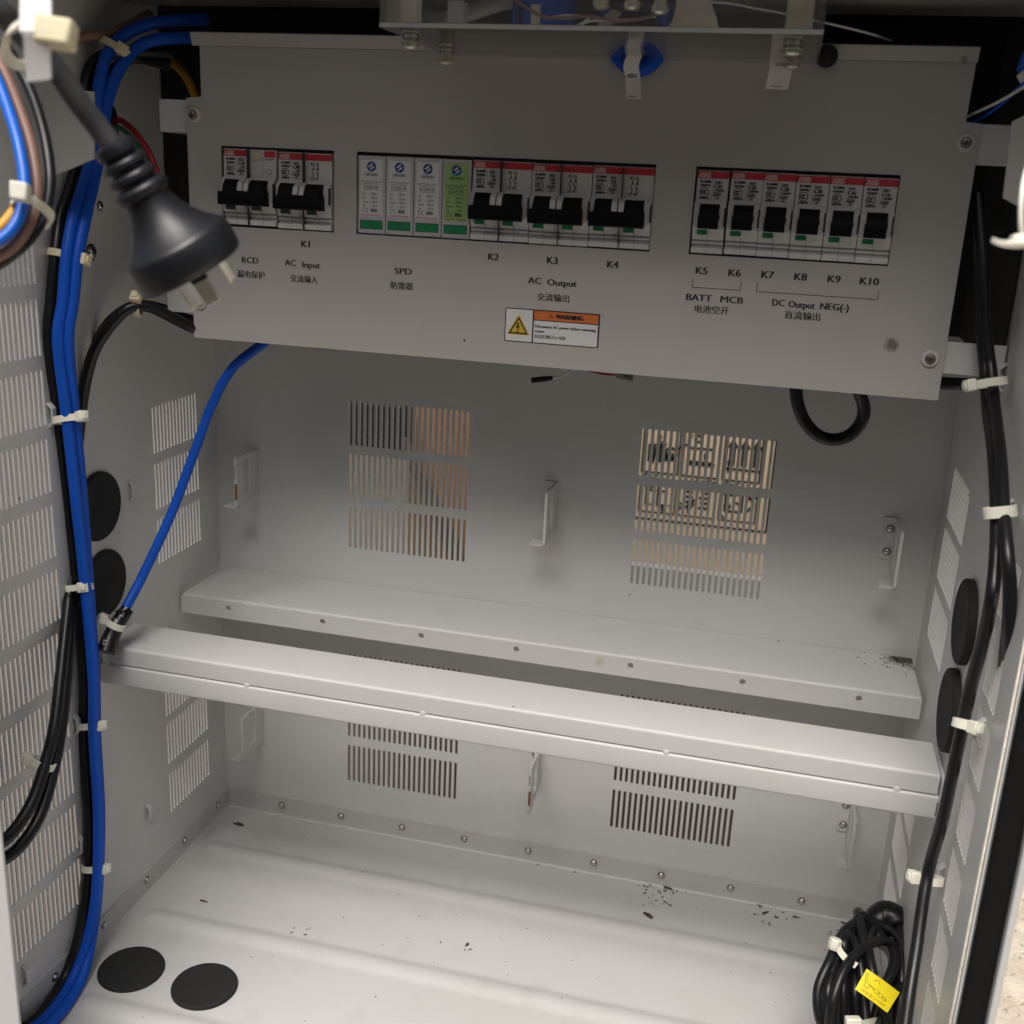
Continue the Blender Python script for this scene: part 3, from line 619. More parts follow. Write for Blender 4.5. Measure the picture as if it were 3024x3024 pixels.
def single(x, lab, rating):
    base = (x, YP + 2.6, 487.9); t = thing('circuit_breaker', lab, 'circuit breaker', base, GRP['mcb'])
    if 'm1' not in _c:
        _c['m1'] = (body_mb(17.4, 1).mesh('body'), toggle_mb(3.2, 14.0).mesh('toggle'))
        b1 = MB(); b1.box(.1, 17.3, -1.36, -1.18, 40.4, 44.1, 'red'); b1.box(8.6, 8.72, -1.38, -1.3, 40.4, 44.1, 'groove')
        i1 = MB(); i1.box(2.5, 8.3, -4.9, -2.2, 10.1, 13.2, 'green'); _c['m1'] += (b1.mesh('brand_band'), i1.mesh('indicator'))
    if rating not in _c: _c[rating] = marks(('mcb', rating, '~230/400', 'S261')).mesh('printed_marking')
    for n_, me in zip(('body', 'toggle', 'brand_band', 'indicator', 'printed_marking'), _c['m1'] + (_c[rating],)):
        o = bpy.data.objects.new(n_, me); COL.objects.link(o); o.parent = t
    return t
_c = {}
k5 = single(373.4, 'leftmost C32 single pole breaker, standing a little apart above the printed K5', 'C32')
k6 = dup(k5, (391.9, YP + 2.6, 488.2), 'C32 single pole breaker above the printed K6')
k7 = single(409.4, 'C20 single pole breaker above the printed K7', 'C20'); dup(k7, (427.1, YP + 2.6, 487.9), 'C20 single pole breaker above the printed K8')
k9 = single(444.8, 'C16 single pole breaker above the printed K9', 'C16'); dup(k9, (462.5, YP + 2.6, 487.8), 'C16 single pole breaker at the right end, above the printed K10')
k7.location.z = (488.2 - .1) * S
def double(x, z, lab, kind, green=True, button=False):
    base = (x, YP + 2.6, z); t = thing('circuit_breaker', lab, 'circuit breaker', base, GRP['mcb2'])
    def p(n_, mb_, par=None, bv=0): return mb_.build(n_, par or t, base=(0, 0, 0), bevel=bv)
    p('body', body_mb(35, 2))
    for x0, x1 in ((12.9, 16.2), (16.9, 20.0)):
        m = MB(); m.prism([(-3, 27.6), (-5.5, 27.4), (-9.2, 25), (-10.8, 20.6), (-10.0, 20.0), (-3, 20)], lambda a, b_, d: (d, a, b_), x0, x1, 'breaker'); p('toggle_guard', m, bv=.4)
    m = MB(); a = toggle_mb(2.9, 12.7); b_ = toggle_mb(20.2, 30.8)
    for q_ in (a, b_): m.add(q_.v, q_.f, 'toggle')
    m.prism([(-3, 19.6), (-10.8, 19.6), (-11.6, 16), (-11.2, 12.2), (-10, 11.6), (-3, 11.6)], lambda a, b_, d: (d, a, b_), .4, 31.6, 'toggle'); p('toggle', m, bv=.35)
    for x0 in (2.6, 19.8):
        m = MB(); m.box(x0, x0 + 6, -4.6, -2.4, 8.9, 11.8, 'green' if green else 'green_dark'); p('indicator', m)
    m = MB()
    if button:
        m.box(.1, 17.2, -1.36, -1.18, 40.4, 44.0, 'red'); m.box(27.2, 34.4, -1.36, -1.18, 40.4, 44.0, 'red')
        bt = MB(); bt.box(18.6, 25.6, -2.4, -1.1, 38.8, 43.2, 'button'); p('test_button', bt, bv=.3)
    else: m.box(.1, 34.9, -1.36, -1.18, 40.4, 44.1, 'red'); m.box(17.45, 17.6, -1.38, -1.3, 40.4, 44.1, 'groove')
    p('brand_band', m); p('printed_marking', marks(kind)); return t
double(85, 488.3, 'double pole breaker with a beige test button above the printed RCD', ('rcd', 'C10', '~230', 'DS252'), False, True)
double(121.4, 487.6, 'double pole breaker with dull indicators above the printed K1', ('mcb2', 'C40', '~400', 'S262'), False)
k2 = double(244, 487.9, 'double pole breaker beside the green surge protector, above the printed K2', ('mcb2', 'C6', '~400', 'S262'))
dup(k2, (279.3, YP + 2.6, 487.6), 'middle double pole breaker of the AC Output row, above the printed K3'); dup(k2, (314.7, YP + 2.6, 487.9), 'double pole breaker at the right end of the middle window, above the printed K4')
def surge(x, lab, green, name, uc, up):
    t = thing('surge_protector', lab, 'surge protector', (x, YP + 2.6, 487.6), GRP['spd'])
    def p(n_, mb_, bv=0): return mb_.build(n_, t, base=(0, 0, 0), bevel=bv)
    m = MB(); m.prism([(46, 0), (-.9, 0), (-1.2, .4), (-1.2, 44.4), (-.8, 44.8), (46, 44.8)], lambda a, b_, d: (d, a, b_), .1, 17.2, 'surge'); p('body', m, .25)
    m = MB(); m.prism(rrect(1.4, 15.6, 10.0, 42.4, .9), LF, -.02, .30, 'label_green' if green else 'label'); p('label_plate', m)
    m = MB(); m.box(1.4, 15.8, -1.32, -1.1, 2.6, 7.8, 'groove'); m.box(1.75, 15.45, -1.4, -1.3, 2.95, 7.45, 'green'); p('status_window', m)
    p('printed_marking', marks(('spd', green, name, uc, up))); return t
s1 = surge(172.9, 'white labelled surge protector at the left end of the middle window', False, 'RV385-40', '385V~', '1.8kV')
dup(s1, (190.4, YP + 2.6, 487.7), 'second white labelled surge protector, between two other white ones'); dup(s1, (208, YP + 2.6, 487.7), 'white labelled surge protector next to the green one')
surge(225.6, 'surge protector with the yellow green label', True, 'G255-40', '255V~', '1.0kV')

# ================================================================== ears near the door
YE = -212
def ear(pts, x0, x1, lab):
    P = [at(*q(*p), 'y', YE) for p in pts]; zs = [p.z for p in P]
    m = MB(); m.prism([(p.x, p.z) for p in P], fr_y(YE), 0, 1.6, M['paint_dark'])
    tag(m.build('rack_ear', base=(P[0].x, YE, min(zs)), bevel=.4), lab, 'bracket')
ear(((1, 250, 492), (1, 540, 520), (1, 541, 900), (1, 345, 985), (1, 200, 1010)), 0, 0, 'chamfered grey rack ear plate by the left wall behind the plug cord')
ear(((3, 1860, 690), (3, 1960, 640), (3, 1960, 1205), (3, 1895, 1170), (3, 1808, 1120)), 0, 0, 'chamfered grey rack ear plate by the right wall')

# ================================================================== cables
def cable(name, lab, cat, pts, r, m, group=None, n=12, sub=8):
    P = []
    for p in pts:
        if isinstance(p, Vector): P.append(p)
        elif len(p) == 4: P.append(dep(*q(*p[:3]), p[3]))
        else: P.append(at(*q(*p[:3]), p[3], p[4]))
    mb = MB(); path = spline(P, sub); mb.tube(path, r, m, n)
    mid = path[len(path) // 2]
    o = mb.build(name, base=mid, ang=60); tag(o, lab, cat, group); o['_n'] = 1
    return o, path
def wall_text(path, i, body, r, h, m, par, k0=0., flip=1):   # lettering wrapped on a cable
    p = path[i]; ax = (path[min(i + 2, len(path) - 1)] - path[max(i - 2, 0)]).normalized() * flip; nr = -FWD; nr = (nr - ax * nr.dot(ax)).normalized(); bi = nr.cross(ax)
    fr = lambda a, b_, d: p + ax * a + (nr * math.cos(k0 + b_ / r) + bi * math.sin(k0 + b_ / r)) * (r + .06)
    mb = MB(); mb.text(body, fr, 0, 0, h, m, None, .02); return mb.build('printed_lettering', par)
BL = 'blue power cables along the left wall'; BK = 'black cables along the left wall'
A = [(1, 1180, 108, 678), (1, 900, 126, 674), (1, 725, 185, 668), (1, 618, 290, 662), (1, 570, 430, 659), (1, 552, 600, 660), (1, 525, 850, 661), (1, 472, 1050, 655), (1, 416, 1230, 649), (1, 378, 1450, 646), (1, 358, 1700, 649),
     (4, 330, 0, 653), (4, 376, 400, 669), (4, 432, 900, 689), (4, 484, 1400, 707), (4, 527, 1900, 720), (7, 531, 300, 733), (7, 557, 750, 745), (7, 546, 1180, 753), (7, 494, 1450, 757), (7, 404, 1690, 'z', -13), (7, 275, 1880, 'z', -14), (7, 130, 1990, 'z', -14), (7, -60, 2090, 'z', -14)]
B = [(1, 1180, 208, 674), (1, 900, 222, 672), (1, 770, 275, 668), (1, 672, 400, 663), (1, 612, 560, 662), (1, 588, 700, 663), (1, 560, 880, 663), (1, 525, 1050, 657), (1, 484, 1230, 652), (1, 440, 1450, 649), (1, 414, 1700, 652),
     (4, 386, 0, 656), (4, 420, 400, 674), (4, 466, 900, 696), (4, 502, 1400, 714), (4, 536, 1900, 727), (7, 543, 300, 740), (7, 566, 750, 752), (7, 553, 1180, 760), (7, 516, 1460, 761), (7, 452, 1700, 'z', -14), (7, 325, 1890, 'z', -14), (7, 180, 2000, 'z', -14), (7, 0, 2100, 'z', -14)]
C_ = [(1, 980, 300, 690), (1, 720, 290, 678), (1, 560, 330, 670), (1, 492, 450, 666), (1, 482, 650, 668), (1, 440, 900, 668), (1, 392, 1080, 662), (1, 345, 1230, 656), (1, 315, 1450, 652), (1, 293, 1700, 655),
      (4, 278, 0, 659), (4, 322, 400, 677), (4, 372, 900, 698), (4, 436, 1400, 716), (4, 480, 1900, 730), (7, 476, 300, 742), (7, 502, 800, 752), (7, 492, 1150, 758), (7, 440, 1460, 756), (7, 360, 1680, 'z', -13), (7, 225, 1880, 'z', -14), (7, 80, 1990, 'z', -14), (7, -90, 2090, 'z', -14)]
cable('power_cable', 'front one of the two thick blue cables down the left wall', 'cable', A, 3.6, 'cable_blue', BL, 14)
cable('power_cable', 'rear one of the two thick blue cables, on the side of the back wall', 'cable', B, 3.6, 'cable_blue', BL, 14)
_, pc = cable('power_cable', 'black cable running down beside the blue pair to the floor corner', 'cable', C_, 3.7, 'cable_black', BK)
cable('power_cable', 'black cable behind the blue pair near the top of the left wall', 'cable', [(1, 960, 370, 694), (1, 760, 330, 690), (1, 640, 400, 684), (1, 560, 560, 678), (1, 500, 900, 674), (1, 370, 1180, 664), (1, 330, 1400, 660), (1, 316, 1700, 663), (4, 306, 200, 672), (4, 340, 600, 688), (4, 400, 1100, 708), (4, 452, 1600, 722), (4, 478, 1932, 738), (7, 480, 500, 752), (7, 486, 1000, 764), (7, 462, 1400, 767)], 3.4, 'cable_black', BK)
D = [(1, 1180, 1875, 716), (1, 1080, 1850, 708), (1, 960, 1790, 700), (1, 840, 1735, 692), (1, 730, 1745, 688), (1, 640, 1825, 688), (4, 545, 30, 690), (4, 492, 190, 696), (4, 458, 400, 703), (4, 432, 700, 712), (4, 415, 1050, 718), (4, 398, 1380, 712), (4, 370, 1650, 698), (4, 340, 1932, 682), (7, 310, 240, 672), (7, 262, 440, 666), (7, 180, 680, 656), (7, 60, 860, 642), (7, -70, 950, 630)]
cable('power_cable', 'black cable from the cover edge that leaves the bundle and exits at the lower left', 'cable', D, 3.7, 'cable_black', BK)
D2 = [(4, 470, 250, 708), (4, 440, 700, 720), (4, 432, 1100, 724), (4, 424, 1400, 718), (4, 398, 1650, 704), (4, 374, 1932, 690), (7, 348, 240, 680), (7, 300, 500, 672), (7, 226, 750, 662), (7, 110, 930, 648), (7, -40, 1040, 634)]
_o, pd = cable('power_cable', 'black printed cable exiting at the lower left beneath its twin', 'cable', D2, 3.7, 'cable_black', BK)
wall_text(pd, 36, 'MASCORR 07.70', 3.7, 1.8, 'ink_grey', _o, -.2, -1)
cable('power_cable', 'second black cable passing under the cover edge at its lower left corner', 'cable', [(1, 1180, 1830, 740), (1, 1050, 1800, 730), (1, 900, 1740, 718), (1, 760, 1730, 706), (1, 640, 1800, 704), (1, 560, 1910, 706), (4, 490, 120, 712), (4, 455, 300, 720), (4, 440, 600, 728)], 3.2, 'cable_black', BK)
F_ = [(4, 1580, -60, 722), (4, 1480, 18, 728), (4, 1310, 160, 736), (4, 1196, 370, 743), (4, 1096, 640, 749), (4, 968, 980, 752), (4, 806, 1330, 749), (4, 716, 1500, 742), (4, 660, 1600, 737)]
F_R = 3.25
_, pf = cable('ground_cable', 'single blue cable curving from under the cover to a black sleeve on the crossbar', 'cable', F_, F_R, 'cable_blue', None, 14)
hs = thing('heat_shrink_sleeve', 'black printed heat shrink sleeve on the end of the single blue cable', 'cable sleeve', dep(*q(4, 640, 1620), 736))
H_ = [dep(*q(4, x, y), z) for x, y, z in ((724, 1512, 741), (690, 1560, 739), (655, 1620, 736), (622, 1690, 731), (600, 1760, 728))]
m = MB(); pth = spline(H_, 6); m.tube(pth, [4.3 + 1.9 * i / (len(pth) - 1) for i in range(len(pth))], 'cable_black', 14); m.build('sleeve', hs, ang=60)
for dx, dy in ((-38, 20), (34, 18)):
    m = MB(); a_ = dep(*q(4, 700 + dx * .3, 1540), 735); b__ = dep(*q(4, 705 + dx, 1540 - dy), 732); m.band([a_, (a_ + b__) / 2, b__], FWD.cross(b__ - a_), 4.5, .5, 'cable_black'); m.build('split_lip', hs)
wall_text(pth, 3, 'E180', 4.8, 2.3, 'ink_white', hs, 0.0, -1); wall_text(pth, 12, 'TUBE', 5.5, 2.6, 'ink_white', hs, 0.1, -1); wall_text(pth, 20, 'FT', 5.9, 2.4, 'ink_white', hs, .15, -1)
cable('ground_wire', 'orange wire arching in the dark gap beside the cover top', 'wire', [(1, 700, 300, 694), (1, 830, 315, 700), (1, 930, 330, 704), (1, 1020, 395, 706), (1, 1085, 500, 706), (1, 1120, 620, 712)], 2.6, 'cable_yellow')
cable('signal_wire', 'red wire from the hole in the left wall, passing behind the plug', 'wire', [Vector((-6, -122, 548)), Vector((2, -122, 547)), (1, 690, 685, 690), (1, 770, 755, 684), (1, 845, 865, 680), (1, 890, 980, 682), (1, 925, 1090, 690), (1, 985, 1240, 705)], 1.9, 'cable_red')
cable('signal_wire', 'green wire from the hole in the left wall, beneath the red one', 'wire', [Vector((-6, -124, 543)), Vector((2, -124, 543)), (1, 690, 730, 690), (1, 760, 800, 685), (1, 820, 890, 682), (1, 865, 985, 684), (1, 905, 1090, 692), (1, 960, 1240, 706)], 1.7, 'cable_green')
cable('signal_wire', 'brown wire behind the blue cables near the ceiling', 'wire', [(1, 180, 330, 640), (1, 330, 250, 648), (1, 470, 208, 656), (1, 600, 195, 664), (1, 720, 150, 676), (1, 850, 80, 690)], 3.0, 'cable_brown')
# right wall
R1 = [(3, 1640, 1150, 'y', -125), (3, 1675, 1500, 'y', -137), (3, 1690, 1800, 'y', -143), (6, 1702, 40, 'y', -146), (6, 1715, 170, 'y', -150), (6, 1728, 380, 'x', W - 10), (6, 1762, 650, 'x', W - 10), (6, 1778, 950, 'x', W - 10), (6, 1775, 1200, 'x', W - 9), (6, 1750, 1450, 'x', W - 10), (6, 1700, 1690, 'x', W - 9), (9, 1632, 20, 'x', W - 9), (9, 1590, 220, 'x', W - 9), (9, 1540, 450, 'x', W - 9), (9, 1470, 780, 'x', W - 9), (9, 1402, 1020, 'x', W - 10), (9, 1362, 1230, 'x', W - 12), (9, 1325, 1500, 'x', W - 14), (9, 1285, 1750, 'x', W - 17), (9, 1250, 2000, 'x', W - 20)]
_o, pr = cable('power_cable', 'black cable tied all the way down the right wall to the coil', 'cable', R1, 3.3, 'cable_black', 'black cables on the right wall', 14)
R2 = [(3, 1670, 1100, 'y', -128), (3, 1700, 1480, 'y', -139), (3, 1712, 1800, 'y', -145), (6, 1728, 40, 'y', -148), (6, 1745, 170, 'y', -152), (6, 1765, 380, 'x', W - 8), (6, 1798, 650, 'x', W - 8), (6, 1815, 950, 'x', W - 8), (6, 1838, 1200, 'x', W - 7), (6, 1852, 1400, 'x', W - 4.2), (6, 1847, 1600, 'x', W - 2.0), (6, 1828, 1770, 'x', W + 1.2), (6, 1812, 1900, 'x', W + 4.6)]
cable('power_cable', 'black cable on the right wall that swings forward to the door edge', 'cable', R2, 3.2, 'cable_black', 'black cables on the right wall', 14)
wall_text(pr, 72, 'ZR-RVV', 3.3, 1.4, 'ink_grey', _o, .2)
cable('power_cable', 'short black cable passing behind the lower right corner of the cover', 'cable', [(6, 1300, 225, 'y', -118), (6, 1450, 236, 'y', -120), (6, 1560, 240, 'y', -122), (6, 1680, 236, 'y', -130), (6, 1760, 215, 'y', -140)], 3.6, 'cable_black')
cable('cable_loop', 'black cable loop hanging below the cover on the right', 'cable', [(6, 640, 60, 'y', -64), (6, 642, 180, 'y', -62), (6, 647, 330, 'y', -60), (6, 690, 450, 'y', -58), (6, 765, 530, 'y', -57), (6, 855, 556, 'y', -56), (6, 945, 530, 'y', -57), (6, 1008, 460, 'y', -58), (6, 1026, 380, 'y', -60), (6, 1000, 290, 'y', -64), (6, 950, 180, 'y', -72)], 4.1, 'cable_black', None, 16)
sw = thing('sensor_lead', 'thin white lead with a black sleeve hanging below the cover', 'wire', at(*q(5, 1190, 208), 'y', -118))
m = MB(); m.tube(spline([at(*q(5, *p), 'y', -118) for p in ((1380, 130), (1300, 168), (1245, 198), (1190, 209))]), .55, 'cable_white', 8); m.build('lead', sw, ang=60)
m = MB(); m.tube([at(*q(5, *p), 'y', -118) for p in ((1196, 207), (1150, 213), (1078, 221))], [1.3, 1.75, 1.8], 'rubber', 12); m.build('sleeve', sw, ang=60)
cable('signal_wire', 'thin dark red wire tucked under the cover edge beside a paper tag', 'wire', [(5, 1400, 165, 'y', -112), (5, 1470, 183, 'y', -116), (5, 1540, 190, 'y', -118), (5, 1600, 185, 'y', -118)], .7, 'cable_red')
fl = thing('wire_tag', 'small printed paper tag peeking out below the cover edge', 'tag', at(*q(5, 1600, 200), 'y', -120))
m = MB(); cs = [at(*q(5, *p), 'y', y) for *p, y in ((1548, 182, -120), (1556, 207, -124), (1648, 227, -124), (1660, 184, -118))]; m.add(cs + [c_ + Vector((0, .4, 0)) for c_ in cs], [(0, 1, 2, 3), (7, 6, 5, 4), (0, 4, 5, 1), (1, 5, 6, 2), (2, 6, 7, 3), (3, 7, 4, 0)], 'paper'); m.build('film', fl)
p0 = at(*q(5, 1625, 200), 'y', -122.6); m = MB(); m.text('RS48', lambda a, b_, d: p0 + Vector((a, -.8, b_)), 0, 0, 1.5, 'ink', 4, .02, 0, True, math.radians(172)); m.build('printed_lettering', fl)
cable('signal_wire', 'thin white wire crossing the dark gap at the upper right', 'wire', [(3, 1560, 680, 'y', -120), (3, 1640, 645, 'y', -132), (3, 1760, 590, 'y', -150), (3, 1860, 535, 'y', -172), (3, 1990, 455, 'y', -200)], .75, 'cable_white')
cable('signal_wire', 'thin dark blue wire under the white one at the upper right', 'wire', [(3, 1640, 690, 'y', -122), (3, 1720, 650, 'y', -135), (3, 1800, 590, 'y', -150), (3, 1900, 500, 'y', -172), (3, 1990, 420, 'y', -190)], .9, 'cable_blue')
pl = thing('wire_connector', 'small blue and white connector at the right edge near the top', 'connector', dep(3012, 205, 540))
m = MB(); m.tube([dep(3012, 215, 540), dep(3045, 250, 540)], [2.2, 4.0], 'cable_white', 10); m.build('housing', pl, ang=60)
m = MB(); m.tube([dep(3010, 208, 541), dep(3040, 160, 541)], [1.6, 3.4], 'cable_blue_light', 10); m.build('boot', pl, ang=60)

# ================================================================== cable ties
def tie(u, v, z, t2, rx, ry, th, lab, group='nylon cable ties', hs=1., mt='nylon', tail=6., wband=4.2, head=True):
    """strap ring round a bundle at photo pixel (u,v), distance z; t2 = image direction of the bundle; th = head angle (0 right, 90 towards the viewer)"""
    c = dep(u, v, z); T = (dep(u + t2[0], v + t2[1], z + (t2[2] if len(t2) > 2 else 0)) - c).normalized()
    e1 = T.cross(-FWD).normalized(); e1 = e1 if e1.dot(RGT) > 0 else -e1; e2 = T.cross(e1).normalized(); e2 = e2 if e2.dot(-FWD) > 0 else -e2
    t = thing('cable_tie', lab, 'cable tie', c, group)
    m = MB(); m.band([c + e1 * rx * math.cos(a) + e2 * ry * math.sin(a) for a in [2 * math.pi * k / 36 for k in range(36)]], T, wband, 1.2, mt, True); m.build('strap', t, ang=50)
    if head:
        a = math.radians(th); n = (e1 * math.cos(a) / rx + e2 * math.sin(a) / ry).normalized(); hp = c + e1 * rx * math.cos(a) + e2 * ry * math.sin(a) + n * 2.2 * hs
        s_ = T.cross(n).normalized(); m = MB()
        m.obox(hp, T * 3.3 * hs, s_ * 3.4 * hs, n * 2.7 * hs, mt); m.obox(hp + n * 2.9 * hs, T * 2.2 * hs, s_ * 2.0 * hs, n * .8 * hs, mt); m.build('head', t, bevel=.7)
        if tail: m = MB(); m.obox(hp + s_ * (3.4 * hs + tail / 2 - .2), T * 1.9, s_ * tail / 2, n * .6, mt); m.build('tail', t, bevel=.3)
    return t
tie(*q(1, 372, 1447), 652, (-10, 45), 10.5, 6, 12, 'dim cable tie on the blue cables behind the plug', mt='nylon_yellow', tail=0)
tie(*q(4, 385, 440), 673, (12, 80), 8.8, 6, 22, 'cable tie with square head on the blue cables beside the left slots', tail=0)
tie(*q(4, 452, 1392), 712, (8, 80), 8.2, 6, 62, 'cable tie on the blue cables just left of the lower wall disc', tail=7)
tie(*q(7, 508, 240), 737, (5, 80), 8.2, 6.6, 28, 'drooping cable tie on the blue cables just below the crossbar end', tail=0)
tie(*q(7, 528, 1045), 756, (0, 80), 7.4, 6.4, 18, 'lowest cable tie on the straight run of the blue cables', tail=0)
tie(*q(7, 262, 1885), 744, (-60, 50), 9, 6.5, 100, 'cable tie where the cables reach the floor at the bottom edge', tail=0)
tie(*q(1, 652, 270), 664, (-45, 80), 9.5, 6, 50, 'yellowed cable tie where the blue cables bend near the ceiling', mt='nylon_yellow', tail=0)
tie(*q(7, 240, 455), 668, (-45, 100), 7.6, 5.4, 150, 'cable tie on the black pair at the lower left', tail=0)
tie(*q(1, 785, 1730), 692, (-85, -10), 6.5, 5, 60, 'dim cable tie on the black cable near the plug pins', mt='nylon_yellow', tail=0)
tie(*q(4, 650, 1600), 735, (-40, 70), 6.4, 6, 160, 'cable tie on the black heat shrink sleeve', tail=0)
tie(*q(6, 1738, 235), 576, (8, 60), 8.6, 6, 178, 'cable tie beside the lower right corner of the cover', tail=5, hs=.95)
tie(*q(6, 1796, 965), 528, (6, 60), 7.4, 6, 90, 'broad headless looking cable tie on the right black cables', wband=5.5, head=False)
tie(*q(9, 1592, 235), 547, (-20, 90), 5.2, 4.6, 62, 'cable tie on the right black cable over the lower wall disc', tail=0)
tie(*q(9, 1396, 1112), 600, (-14, 80), 7.2, 5.2, 172, 'cable tie on the right black cable above the coil', tail=0)

# ================================================================== cable coil with the yellow tag
rnd = random.Random(5)
cc = thing('cable_coil', 'coil of glossy black cable standing in the right rear floor corner', 'cable coil', dep(*q(9, 1010, 1900), 700))
def coil_pt(u, v, z): return dep(*q(9, u, v), z)
loops = []
for i in range(8):                           # left bundle: nested loops opening to the right
    f = i / 7; loops.append([(1020 - 40 * f, 1990, 672 + 26 * f), (800 + 205 * f, 1960, 668 + 10 * f), (776 + 208 * f, 1760, 672 + 6 * f), (832 + 150 * f, 1560, 686 + 8 * f), (900 + 80 * f + 8 * (i % 2), 1440 - 25 * (i % 3), 704 + 5 * f), (1010 + 18 * (i % 3), 1385 - 22 * (i % 4), 716), (1110 + 10 * f, 1420 + 20 * (i % 3), 718), (1200 - 10 * f, 1560, 712 - 16 * f), (1230 - 16 * i, 1760, 700 - 20 * f), (1210 - 20 * i, 1990, 690 - 20 * f)])
for lp in loops:
    m = MB(); m.tube(spline([coil_pt(a + rnd.uniform(-13, 13), b_ + rnd.uniform(-10, 10), c + rnd.uniform(-3, 3)) for a, b_, c in lp], 8), 3.15, 'cable_black', 12); m.build('winding', cc, ang=60)
for lp in ([(930, 1600, 690), (912, 1480, 692), (935, 1428, 700), (985, 1500, 690), (1020, 1700, 676), (1040, 1990, 664)],
           [(1005, 1990, 668), (1030, 1700, 680), (1020, 1450, 696), (998, 1330, 714), (990, 1300, 724), (1006, 1310, 732), (1030, 1400, 736)],
           [(1075, 1420, 730), (1085, 1330, 734), (1130, 1280, 736), (1185, 1290, 730), (1222, 1360, 720), (1235, 1500, 706), (1240, 1700, 690), (1200, 1990, 680)],
           [(1050, 1380, 726), (1120, 1370, 722), (1200, 1420, 714), (1255, 1520, 704), (1262, 1700, 692), (1240, 1990, 684)],
           [(1290, 1480, 710), (1290, 1600, 700), (1230, 1720, 688), (1160, 1800, 676), (1080, 1990, 664)],
           [(820, 1990, 666), (850, 1800, 664), (930, 1600, 674), (1060, 1480, 690), (1170, 1470, 706), (1255, 1580, 704)],
           [(1180, 1990, 668), (1120, 1800, 668), (1070, 1620, 676), (1050, 1480, 692), (1080, 1390, 716)],
           [(1110, 1290, 742), (1080, 1330, 744), (1070, 1400, 740), (1100, 1450, 730), (1180, 1480, 722), (1240, 1590, 712)]):
    m = MB(); m.tube(spline([coil_pt(*p) for p in lp], 8), 3.15, 'cable_black', 12); m.build('winding', cc, ang=60)
m = MB(); m.tube(spline([coil_pt(*p) for p in ((1085, 1400, 728), (1105, 1350, 730), (1150, 1320, 730), (1200, 1340, 726), (1225, 1400, 720))], 6), [7.5, 9.5, 10, 9.5, 8], 'cable_black', 16); m.build('sleeve', cc, ang=60)
t = thing('cable_tie', 'cable tie with hexagonal head at the top left of the coil', 'cable tie', coil_pt(860, 1480, 690), 'nylon cable ties')
m = MB(); m.band(spline([coil_pt(*p) for p in ((880, 1500, 684), (905, 1540, 680), (945, 1580, 676), (985, 1602, 674))], 5), FWD.cross(RGT * .8 + UPV * -.6), 4.0, 1.1, 'nylon'); m.build('strap', t, ang=50)
m = MB(); hp = coil_pt(862, 1480, 686); e_ = (RGT * .25 + UPV * .97); f_ = (RGT * .97 - UPV * .25)
m.lathe([(3.5, -3.6), (4.0, -3.0), (4.3, 0), (4.0, 3.2), (3.3, 3.8)], hp, e_, 'nylon', 6); m.build('head', t, bevel=.8)
t = thing('cable_tie', 'cable tie around the coil at the bottom edge of the picture', 'cable tie', coil_pt(970, 1930, 660), 'nylon cable ties')
m = MB(); m.obox(coil_pt(965, 1925, 655), RGT * 4.6, UPV * 3.4, FWD * 3, 'nylon'); m.build('head', t, bevel=.9)
m = MB(); m.band([coil_pt(*p) for p in ((990, 1935, 656), (1040, 1925, 660), (1100, 1910, 668))], UPV, 3.6, 1.1, 'nylon'); m.build('strap', t)
yt = thing('cable_tag', 'yellow folded tag with a chain drawing on the cable coil', 'tag', dep(2590, 2925, 650))
def zq(u, v, z): return dep(2380 + u * 424 / 1932, 2600 + v * 424 / 1932, z)
c00, c10, c11, c01 = zq(820, 1188, 655), zq(1262, 1510, 652), zq(1096, 1782, 646), zq(663, 1464, 650)
nT = (c10 - c00).cross(c01 - c00).normalized(); nT = nT if nT.dot(-FWD) > 0 else -nT
def tg(a, b_, d=.1): return c00 * (1 - a) * (1 - b_) + c10 * a * (1 - b_) + c11 * a * b_ + c01 * (1 - a) * b_ + nT * (d + 1.0 * math.sin(math.pi * a))
m = MB(); g_ = [(a / 8, b_) for b_ in (0, 1) for a in range(9)]
m.add([tg(a, b_, 0) for a, b_ in g_] + [tg(a, b_, -.5) for a, b_ in g_], [(i, i + 1, 10 + i, 9 + i) for i in range(8)] + [(18 + i, 27 + i, 28 + i, 19 + i) for i in range(8)] + [(i, 18 + i, 19 + i, i + 1) for i in range(8)] + [(9 + i, 10 + i, 28 + i, 27 + i) for i in range(8)] + [(0, 9, 27, 18), (8, 26, 35, 17)], 'tag_yellow'); m.build('film', yt)
m = MB(); L2 = (c10 - c00).length; H2 = (c01 - c00).length
TF = lambda a, b_, d: tg(a / L2, b_ / H2, .14)
def tl(a0, b0, a1, b1, w_=.35): m.line(a0 * L2, b0 * H2, a1 * L2, b1 * H2, w_, TF, 0, 'tag_line')
for s_ in (((.09, .14), (.13, .40)), ((.13, .40), (.20, .49)), ((.05, .14), (.09, .42)), ((.09, .42), (.14, .52)), ((.05, .14), (.09, .14)), ((.20, .49), (.26, .49)), ((.14, .52), (.13, .68)), ((.13, .68), (.24, .68)), ((.24, .68), (.26, .50)), ((.26, .49), (.38, .52)), ((.26, .53), (.38, .56)), ((.27, .28), (.38, .12)), ((.38, .12), (.48, .26))): tl(*s_[0], *s_[1])
for cx, cz, rx in ((.47, .56, 1.9), (.62, .60, 1.7), (.74, .63, 1.5)): m.ring(cx * L2, cz * H2, .85, 1.15, TF, 0, 'tag_line', 20, rx)
m.ring(.76 * L2, .63 * H2, .4, .6, TF, 0, 'tag_line', 14)
m.text('线缆受力<50N', lambda a, b_, d: tg(a / L2, b_ / H2, .14), .48 * L2, .84 * H2, 1.9, 'tag_line', .72 * L2, .0, 0, True, 0)
